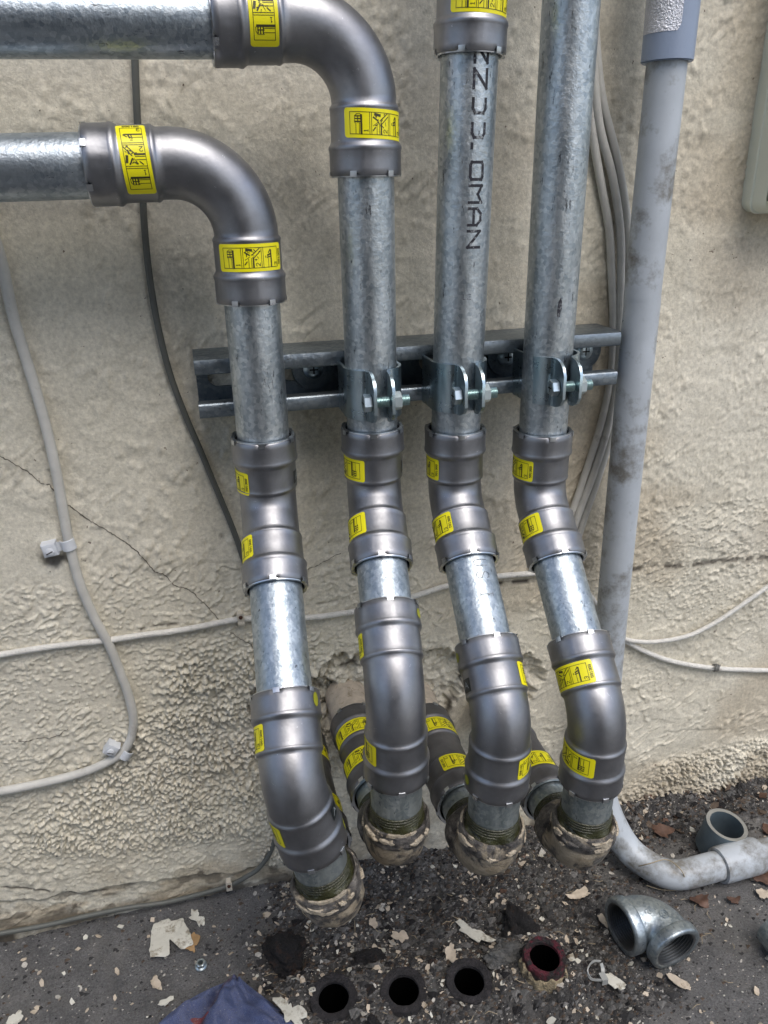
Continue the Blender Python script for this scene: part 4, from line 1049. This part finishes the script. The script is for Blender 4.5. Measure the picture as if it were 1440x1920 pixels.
# threaded loose elbow lying on the ground
def loose_elbow():
    c1 = at(1163, 1738, z=.027); c2 = at(1268, 1773, z=.024)
    # corner further back to the right
    Cn = at(1222, 1716, z=.027)
    a1 = unit(c1-Cn); a2 = c2-Cn; a2 = unit(a2-a1*np.dot(a1, a2)*.9)
    arm = .032; c1 = Cn+a1*arm; c2 = Cn+a2*arm*1.02
    o = empty('threaded_elbow', (Cn[0], Cn[1], 0)); tag(o, 'loose galvanised threaded elbow lying on the ground at right', 'pipe elbow')
    ang = math.acos(np.dot(-a1, a2)); r = .020; t = r*math.tan(ang/2); nrm = unit(np.cross(-a1, a2)); inw = np.cross(nrm, -a1)
    Ro = .0190; pr = [(0, .0208), (.0010, .0226), (.0025, .0229), (.0085, .0229), (.0100, .0224), (.0112, .0200)]
    P = []; rr = []; Tt = []
    for d, q in pr: P.append(c1-a1*d); rr.append(q); Tt.append(-a1)
    c0 = Cn+a1*t+inw*r
    for k in range(13): a = ang*k/12; P.append(c0-inw*r*math.cos(a)-a1*r*math.sin(a)); rr.append(.0200); Tt.append(-a1*math.cos(a)+inw*math.sin(a))
    for d, q in pr[::-1]: P.append(c2-a2*d); rr.append(q); Tt.append(a2)
    th = np.linspace(0, 2*math.pi, 64, endpoint=False)
    ring = lambda p, T, q: [p+(nrm*math.cos(a)+np.cross(T, nrm)*math.sin(a))*q for a in th]
    mb = MB(); mb.rings([ring(c1-a1*.0006, -a1, .0185)]+[ring(p, T, q) for p, T, q in zip(P, Tt, rr)]+[ring(c2-a2*.0006, a2, .0185)]); body = mb.build('elbow_body', ELB, o, sharp=50)
    for c, a_ in ((c1, a1), (c2, a2)):
        R = []; d = .0006; k = 0
        while d < .020:
            R += [ring(c-a_*d, -a_ if a_ is a1 else a_, .0186-.02*d), ring(c-a_*(d+.0010), -a_ if a_ is a1 else a_, .0171-.02*d)]; d += .0021
        R.append(ring(c-a_*.028, -a_ if a_ is a1 else a_, .0160)); mb = MB(); mb.rings(R, smooth=False, cap=(False, True)); mb.build('thread', THR, body)
    # cast marks in relief
    mb = MB(); mid = Cn+unit(V(0, 0, 1))*0
    up = unit(unit(CAM-Cn)+V(0, 0, .6)); up = unit(nrm if np.dot(nrm, up) > 0 else -nrm)
    def onb(pos, dx, dy):
        base = c0-inw*r*math.cos(ang*pos)-a1*r*math.sin(ang*pos); T = -a1*math.cos(ang*pos)+inw*math.sin(ang*pos); S = np.cross(up, T)
        ph = dx/.020; return base+T*dy+(up*math.cos(ph)+S*math.sin(ph))*.0201, T, S
    for x, y, txt, pos in ((-.006, -.002, '91', .30), ):
        ss, wd = strokes(txt, .0048)
        for s_ in ss:
            q = [onb(pos, x+s_[0], y+s_[1])[0], onb(pos, x+s_[2], y+s_[3])[0]]; sweep(mb, q, .0005, seg=6)
    sweep(mb, [onb(.75, .0035*math.cos(a), .0035*math.sin(a))[0] for a in np.linspace(0, 6.28, 20)], .0006, seg=6)
    sweep(mb, [onb(.75, .0015*math.cos(a), .0015*math.sin(a))[0] for a in np.linspace(0, 6.28, 12)], .0006, seg=6)
    mb.build('cast_mark', ELB, body)
ELB = galv('cast_zinc', (.42, .47, .50), (.27, .31, .33), (1, 1, 1), (.34, .5), .9)
THR = satin('thread_dark', (.20, .21, .22), .32, .9)
loose_elbow()
# cut ring of dark pipe
c = at(1363, 1546, z=.034); o = empty('cut_pipe_piece', (c[0], c[1], 0)); tag(o, 'short cut piece of dark grey pipe standing behind the conduit at right', 'pipe offcut')
ax = unit(V(.10, -.12, 1)); e1_ = unit(np.cross(ax, V(0, 1, 0))); e2_ = np.cross(ax, e1_); th = np.linspace(0, 2*math.pi, 48, endpoint=False)
rg_ = lambda d, r: [c-ax*d+(e1_*math.cos(a)+e2_*math.sin(a))*r for a in th]
mb = MB(); mb.rings([rg_(.032, .0200), rg_(.001, .0193), rg_(.0, .0190)]); mb.rings([rg_(.0, .0190), rg_(.0002, .0155)], mi=1); mb.rings([rg_(.0002, .0155), rg_(.032, .0150)]); mb.build('ring_wall', [PVCD, PVCE], o, sharp=30)
# dark object at the right edge of the frame
c = at(1477, 1772, z=.016); o = empty('iron_fitting', (c[0], c[1], 0)); tag(o, 'dark metal fitting cut off by the right edge of the photo, on the ground', 'pipe fitting')
mb = MB(); sweep(mb, [c+V(0, .018, 0), c+V(0, .016, 0), c-V(0, .010, 0), c-V(0, .011, 0), c-V(0, .022, 0), c-V(0, .023, 0)], [.010, .0165, .0165, .012, .012, .006], seg=36, cap=(True, True)); mb.build('fitting_body', NIPPLE, o)
# hex flange nut
c = gat(377, 1810, .0015); mb = MB(); th6 = np.linspace(0, 2*math.pi, 24, endpoint=False)
hx = lambda z, r, rnd: [c+V(math.cos(a)*r*(1 if rnd else 1/max(.866, abs(math.cos((a % (math.pi/3))-math.pi/6)))*.9), math.sin(a)*r*(1 if rnd else 1/max(.866, abs(math.cos((a % (math.pi/3))-math.pi/6)))*.9), z) for a in th6]
mb.rings([hx(-.001, .0050, True), hx(.0002, .0050, True), hx(.0012, .0042, False), hx(.0034, .0040, False), hx(.0038, .0034, True), hx(.0036, .0022, True), hx(-.0005, .0021, True)], sharp=None) if False else mb.rings([hx(-.001, .0050, True), hx(.0002, .0050, True), hx(.0012, .0042, False), hx(.0034, .0040, False), hx(.0038, .0034, True), hx(.0036, .0022, True), hx(-.0005, .0021, True)])
o = mb.build('flange_nut', ZINC, loc=(c[0], c[1], 0), sharp=25); tag(o, 'small shiny zinc nut on the ground below the large pale flake', 'nut')
# zip tie
c = gat(1118, 1834, .002); mb = MB()
def ribbon(pts, w_, t_, mi=0):
    P = catmull(pts, 6); R = []
    for i in range(len(P)):
        T = unit(P[min(i+1, len(P)-1)]-P[max(0, i-1)]); S = unit(np.cross(T, V(0, 0, 1))); U_ = np.cross(S, T)
        R.append([P[i]+S*w_*a+U_*t_*b for a, b in ((-1, -1), (1, -1), (1, 1), (-1, 1))])
    mb.rings(R, cap=(True, True), mi=mi, smooth=False)
zp = [gat(*p, .002+dz) for p, dz in (((1128, 1838), .004), ((1108, 1836), .005), ((1102, 1818), .010), ((1112, 1803), .013), ((1126, 1802), .010))]
ribbon(zp, .0004, .0009)
q = gat(1131, 1835, .004); mb.rings([[q+V(a*.0026, b*.0034, z) for a, b in ((-1, -1), (1, -1), (1, 1), (-1, 1))] for z in (-.003, .003)], cap=(True, True), smooth=False)
ribbon([q, gat(1130, 1818, .006), gat(1127, 1806, .008)], .0014, .0005)
o = mb.build('zip_tie', ZIP, loc=(q[0], q[1], 0)); tag(o, 'curled translucent cable tie on the ground right of the red stub', 'cable tie')
# fibre loop round the conduit
mb = MB(); lp = [at(*p, z=z) for p, z in (((1180, 1628), .012), ((1215, 1620), .034), ((1250, 1612), .0345), ((1276, 1630), .034), ((1284, 1652), .020), ((1272, 1668), .006), ((1240, 1668), .005), ((1212, 1660), .005))]
sweep(mb, catmull(lp, 8), .0005, seg=6); o = mb.build('fibre_strand', FIBRE, loc=(lp[0][0], lp[0][1], 0)); tag(o, 'thin dry fibre looped over the bend of the grey conduit', 'fibre')

# flakes --------------------------------------------------------------------
def flake(px, py, sx, sy_, rot, seed, mat=FLAKE, curl=.25, name='paint_flake', label='', cat='paint flake', lift=.0015, pts=None, jag=.3, grp='larger paint flakes on the ground'):
    c = gat(px, py, lift); rg = random.Random(seed); n = 26; mb = MB(); ca, sa = math.cos(rad(rot)), math.sin(rad(rot))
    out = []
    if pts is None:
        n = 34; ph = [rg.uniform(0, 6.3) for _ in range(6)]
        for k in range(n): a = 2*math.pi*k/n; r = 1+jag*(.55*math.sin(2*a+ph[0])+.45*math.sin(3*a+ph[1])+.4*math.sin(5*a+ph[2])+.25*math.sin(9*a+ph[3]))+rg.uniform(-.07, .07); out.append((r*math.cos(a)*sx, r*math.sin(a)*sy_))
    else:
        for (a, b) in zip(pts, pts[1:]+pts[:1]):
            for k in range(4): t_ = k/4; out.append((a[0]+(b[0]-a[0])*t_+rg.uniform(-.0005, .0005), a[1]+(b[1]-a[1])*t_+rg.uniform(-.0005, .0005)))
    n = len(out); cx = sum(p[0] for p in out)/n; cy = sum(p[1] for p in out)/n
    def P(x, y, dz):
        u = x/max(sx, 1e-6); v = y/max(sy_, 1e-6); z = curl*sx*(.5*u*u+.25*v*v*math.sin(seed)+.15*math.sin(3*u+seed)+.12*math.sin(4*v+seed))
        return V(c[0]+x*ca-y*sa, c[1]+x*sa+y*ca, c[2]+z+dz+.0012)
    t_ = .0007
    rings = []
    for k_, dz in ((.02, t_), (.35, t_), (.7, t_), (.97, t_), (1, t_*.5), (1, 0), (.7, -t_*.2), (.35, -t_*.2), (.02, -t_*.2)):
        rings.append([P(cx+(x-cx)*k_, cy+(y-cy)*k_, dz) for x, y in out])
    mb.rings(rings, cap=(True, True)); o = mb.build(name, mat, loc=(c[0], c[1], 0), sharp=50)
    tag(o, label, cat, grp); return o
# the big peeled piece with a bite out of it, local metres from its middle
s_ = 1/2450.
bigp = [(-45, -22), (-43, -5), (-36, 12), (-30, 30), (-22, 40), (-5, 42), (10, 40), (14, 32), (38, 31), (40, 10), (42, -8), (42, -30), (22, -32), (14, -30), (12, -6), (4, 0), (-6, -8), (-8, -30), (-18, -32), (-30, -26)]
flake(318, 1762, .040, .03, 14, 3, FLAKEG, .10, pts=[(a*s_, b*s_*1.25) for a, b in bigp], label='largest pale paint flake with a bite out of its lower edge, left of the pipes', lift=.003)
flake(358, 1768, .006, .010, 10, 4, FLAKEB, .3, label='tan flake tucked against the right edge of the largest pale flake')
flake(369, 1722, .0045, .0085, 20, 5, FLAKEG, .4, label='white torn flake just above the largest pale flake', jag=.5)
flake(293, 1846, .0040, .0060, 30, 6, FLAKE, .6, label='small curled tan flake left of the blue cloth')
flake(312, 1880, .0055, .0030, 20, 7, FLAKEG, .2, label='small pale grey flake just above the left part of the blue cloth')
flake(888, 1752, .0140, .0062, -48, 8, FLAKEG, .15, label='pale elongated flake lying above the row of stubs, between the middle two', jag=.4)
flake(750, 1758, .0050, .0070, 40, 9, FLAKE, .3, label='rounded tan flake above the second stub from left')
flake(545, 1898, .0070, .0130, 25, 10, FLAKEG, .3, label='whitish crumpled flake between the blue cloth and the leftmost stub', jag=.45)
flake(845, 1790, .0045, .0080, -30, 11, FLAKE, .3, label='tan flake directly behind the third stub')
flake(1152, 1843, .0050, .0090, 25, 12, FLAKEG, .15, label='white flake touching the cable tie', jag=.2)
flake(1272, 1843, .0035, .0110, 35, 13, FLAKE, .2, label='narrow tan flake below the loose elbow', jag=.15)
flake(1085, 1680, .0100, .0050, 0, 14, FLAKE, .5, label='curled tan flake behind the loose elbow, below the right iron elbow')
flake(1130, 1728, .0030, .0065, 10, 15, FLAKE, .3, label='tan flake touching the left mouth of the loose elbow')
flake(1432, 1678, .0065, .0060, 10, 16, FLAKE, .3, label='pale tan flake at the right edge of the photo')
flake(1184, 1574, .0090, .0050, 0, 17, FLAKE, .4, label='pinkish tan flake beside the bend of the conduit')
flake(30, 1912, .0050, .0060, 0, 18, FLAKEG, .2, label='pale flake in the bottom left corner')
flake(700, 1732, .0040, .0045, 0, 19, FLAKE, .3, label='light flake in front of the second pipe elbow from left')
for k, (px, py, sx, sy2, r, lb) in enumerate([(1425, 1645, .015, .010, -20, 'large curled red brown leaf under the conduit at the right edge'), (1375, 1690, .005, .004, 0, 'tiny red leaf scrap below the conduit coupling'), (1312, 1690, .009, .0055, 10, 'brown leaf fragment below the conduit, right of the loose elbow'), (1438, 1558, .005, .007, 0, 'small brown leaf at the right edge above the conduit'), (1240, 1560, .008, .010, 30, 'dry brown leaf by the wall, left of the cut pipe piece'), (1200, 1604, .010, .006, 20, 'dark brown leaf in the crook of the conduit bend')]):
    flake(px, py, sx, sy2, r, 40+k, LEAF, .5, name='dead_leaf', label=lb, cat='leaf', grp='dead leaves on the ground')
def clod(px, py, rx, ry, rz, seed, mat, label, name='charred_clod', cat='clod'):
    c = gat(px, py, rz*.25); mb = MB(); blobmesh(mb, c, rx, ry, rz, seed, 54, 30, .28); o = mb.build(name, mat, loc=(c[0], c[1], 0)); tag(o, label, cat)
clod(535, 1785, .017, .020, .012, 2, CLODM, 'black charred lump with a brown underside, right of the nut')
clod(688, 1800, .014, .007, .006, 4, CLODM, 'black crumbly lump behind the first two stubs')
clod(975, 1745, .014, .020, .010, 6, CLODM, 'black jagged lump between the pale flake and the red stub')
clod(944, 1792, .015, .008, .010, 8, CLODG, 'rough grey rubble piece touching the red stub', 'rubble_piece', 'rubble')
clod(697, 1912, .006, .005, .006, 9, CLODM, 'dark lump between the two leftmost stubs')
clod(1175, 1580, .016, .010, .006, 12, CLODM, 'dark mulch lump at the foot of the wall behind the conduit bend')

# blue cloth ------------------------------------------------------------------
def cloth():
    # local frame on the ground: outline of the visible corner in photo pixels, mesh between a left and a right boundary
    tip = (447, 1834)
    lft = [tip, (425, 1842), (400, 1852), (372, 1866), (345, 1882), (318, 1902), (290, 1928), (262, 1960)]
    rgt = [tip, (462, 1846), (478, 1858), (496, 1872), (516, 1888), (538, 1906), (566, 1930), (598, 1960)]
    nu = 90; nv = 70; L = catmull([gat(*p, 0) for p in lft], 10)[:nv]; Rr = catmull([gat(*p, 0) for p in rgt], 10)[:nv]
    P = np.zeros((nv, nu, 3)); 
    for i in range(nv):
        t = i/(nv-1)
        for j in range(nu):
            s = j/(nu-1); p = L[i]*(1-s)+Rr[i]*s; wdt = np.linalg.norm(L[i]-Rr[i])
            e = min(s, 1-s)*wdt; dome = .006*(1-math.exp(-e/.008))
            fold = .0085*math.exp(-((s-.44)*wdt/.0060)**2)*min(1, t*6)       # raised flap
            fold -= .006*math.exp(-((s-.30)*wdt/.0050)**2)*min(1, t*5)
            wr = .0026*math.sin(s*17+t*9)+.0016*math.sin(s*31-t*14+2)+.0008*math.sin(s*9+t*31)
            P[i, j] = p+V(0, 0, dome+fold*min(1, wdt/.02)+wr*min(1, e/.008)+.001)
    st = np.zeros((nv, nu)); rd = np.zeros((nv, nu))
    for i in range(nv):
        for j in range(nu):
            s = j/(nu-1); t = i/(nv-1); wdt = np.linalg.norm(L[i]-Rr[i])
            st[i, j] = math.exp(-((s-.335)*wdt/.0030)**2); rd[i, j] = math.exp(-((s-.30)/.07)**2-((t-.80)/.035)**2)*1.3
    o = gridmesh('blue_cloth', P-np.array([tip[0]*0, 0, 0]), CLOTH, {'stripe': st, 'red': rd})
    tag(o, 'folded blue towelling cloth with a dark stripe and a red mark at the bottom edge', 'cloth')
m, nt_, b_ = newmat('blue_towelling'); c_ = coords(nt_)
a_ = ramp(nt_, noise(nt_, 60, 5, .7, c_), [(.3, (.045, .080, .25)), (.7, (.11, .17, .42))])
s1 = N(nt_, 'ShaderNodeAttribute', attribute_name='stripe'); a_ = mix(nt_, s1.outputs['Fac'], a_, (.07, .022, .06))
s2 = N(nt_, 'ShaderNodeAttribute', attribute_name='red'); a_ = mix(nt_, ramp(nt_, s2.outputs['Fac'], [(.35, 0), (.5, 1)]), a_, (.30, .01, .02))
a_ = mix(nt_, ramp(nt_, noise(nt_, 900, 2, .6, c_), [(.66, 0), (.72, 1)]), a_, (.42, .43, .55))
nt_.links.new(a_, b_.inputs['Base Color']); b_.inputs['Roughness'].default_value = .95; b_.inputs['Specular IOR Level'].default_value = .1
b_.inputs['Sheen Weight'].default_value = .3
bump(nt_, b_, noise(nt_, 650, 4, .8, c_), 1.0, .005); CLOTH = m
cloth()

# loose scatter ----------------------------------------------------------------
def scatter(name, count, seed, kinds, box, dens, label=None, flat=True, size=(.0006, .003), pw=2.0):
    rg = np.random.RandomState(seed); vs = []; fs = []; mi = []; n = 0
    xx = rg.uniform(box[0], box[1], count*4); yy = rg.uniform(box[2], box[3], count*4); d = dens(xx, yy); keep = rg.uniform(0, 1, count*4) < d
    xx = xx[keep][:count]; yy = yy[keep][:count]; hh, _ = ground_h(xx, yy)
    for x, y, z in zip(xx, yy, hh):
        s = size[0]+(size[1]-size[0])*rg.uniform()**pw; a0 = rg.uniform(0, 6.3); b = len(vs)
        if flat:
            k = rg.randint(4, 7); asp = rg.uniform(.35, 1); tx, ty = rg.normal(0, .35, 2); top = []
            for j in range(k):
                a = a0+6.283*j/k; r = s*rg.uniform(.6, 1.1); u, v = r*math.cos(a), r*math.sin(a)*asp
                ca, sa = math.cos(a0*3), math.sin(a0*3); u, v = u*ca-v*sa, u*sa+v*ca; top.append((x+u, y+v, z+s*.35+u*tx+v*ty))
            vs += top+[(p[0], p[1], p[2]-.0004) for p in top]; fs.append([b+j for j in range(k)])
            for j in range(k): fs.append([b+j, b+k+j, b+k+(j+1) % k, b+(j+1) % k])
            m_ = rg.randint(0, len(kinds)); mi += [m_]*(k+1)
        else:
            p = rg.uniform(.55, 1.1, 6)*s
            vs += [(x+p[0], y, z), (x-p[1]*.8, y+p[1]*.6, z+.1*s), (x-p[2]*.7, y-p[2]*.7, z), (x+.2*s, y+.1*s, z+p[3]*.8), (x, y, z-p[4]), ]
            f = [[0, 1, 3], [1, 2, 3], [2, 0, 3], [1, 0, 4], [2, 1, 4], [0, 2, 4]]; fs += [[b+i for i in q] for q in f]; mi += [rg.randint(0, len(kinds))]*6
    me = bpy.data.meshes.new(name); me.from_pydata(vs, [], fs); [me.materials.append(k) for k in kinds]; me.polygons.foreach_set('material_index', mi); me.update()
    o = bpy.data.objects.new(name, me); COL.objects.link(o); tag(o, label, kind='stuff'); return o
GR1 = plain('grit_dark', (.030, .029, .029), .7, var=.4, sc=500); GR2 = plain('grit_grey', (.14, .136, .13), .75, var=.4, sc=500); GR3 = plain('grit_brown', (.085, .062, .045), .8, var=.4, sc=500)
GR4 = plain('grit_pale', (.42, .40, .36), .6, var=.3, sc=500)
x0_, y0_ = at(850, 1740, z=0)[:2]
def dch(x, y):
    h, c = ground_h(x, y); return .06+.94*c
def dall(x, y):
    h, c = ground_h(x, y); return .35+.65*c
scatter('grit', 24000, 5, [GR1, GR2, GR1, GR3], (-.26, .62, -.27, .005), dch, 'dark grit and crumbs strewn over the ground', False, (.0005, .0030), 2)
scatter('pale_grit', 8000, 6, [GR4, GR4, GR2], (-.26, .62, -.27, .005), dall, 'fine pale specks strewn over the ground', False, (.0003, .0013), 2)
scatter('paint_chips', 4200, 7, [FLAKE, FLAKEG, FLAKE, GR4], (-.26, .62, -.27, .004), lambda x, y: .10+.9*np.clip(dch(x, y), 0, 1)*sstep(.35, .6, fbm(x*30, y*30, 77, 2)), 'small tan paint chips strewn over the ground', True, (.0004, .0042), 4.2)
scatter('crumbled_char', 1300, 9, [CLODM, GR1, GR2, CLODG], (-.1, .5, -.27, .0), lambda x, y: np.clip(ground_h(x, y)[1], 0, 1)**2, 'charred crumbs heaped round the stubs and under the pipes', False, (.002, .0065), 2)
scatter('mulch', 300, 8, [LEAF, GR3, GR1, CLODM], (.22, .62, -.09, .004), lambda x, y: np.clip((y+.09)/.06, 0.1, 1), 'dead leaf mulch along the foot of the wall', True, (.0014, .0065), 2.2)
# fine twigs and threads
mb = MB(); rg = random.Random(12)
for k in range(60):
    px, py = rg.uniform(480, 1400), rg.uniform(1600, 1915); c = gat(px, py, .002); a = rg.uniform(0, 6.3); l = rg.uniform(.003, .011); d = V(math.cos(a), math.sin(a), .08); s2_ = V(-math.sin(a), math.cos(a), 0)*rg.uniform(-.3, .3)*l
    sweep(mb, [c-d*l/2, c+s2_+V(0, 0, .0006), c+d*l/2], [.0003, .00035, .0002], seg=5)
o = mb.build('twigs', FIBRE); tag(o, 'fine dry twigs and threads among the debris', kind='stuff')
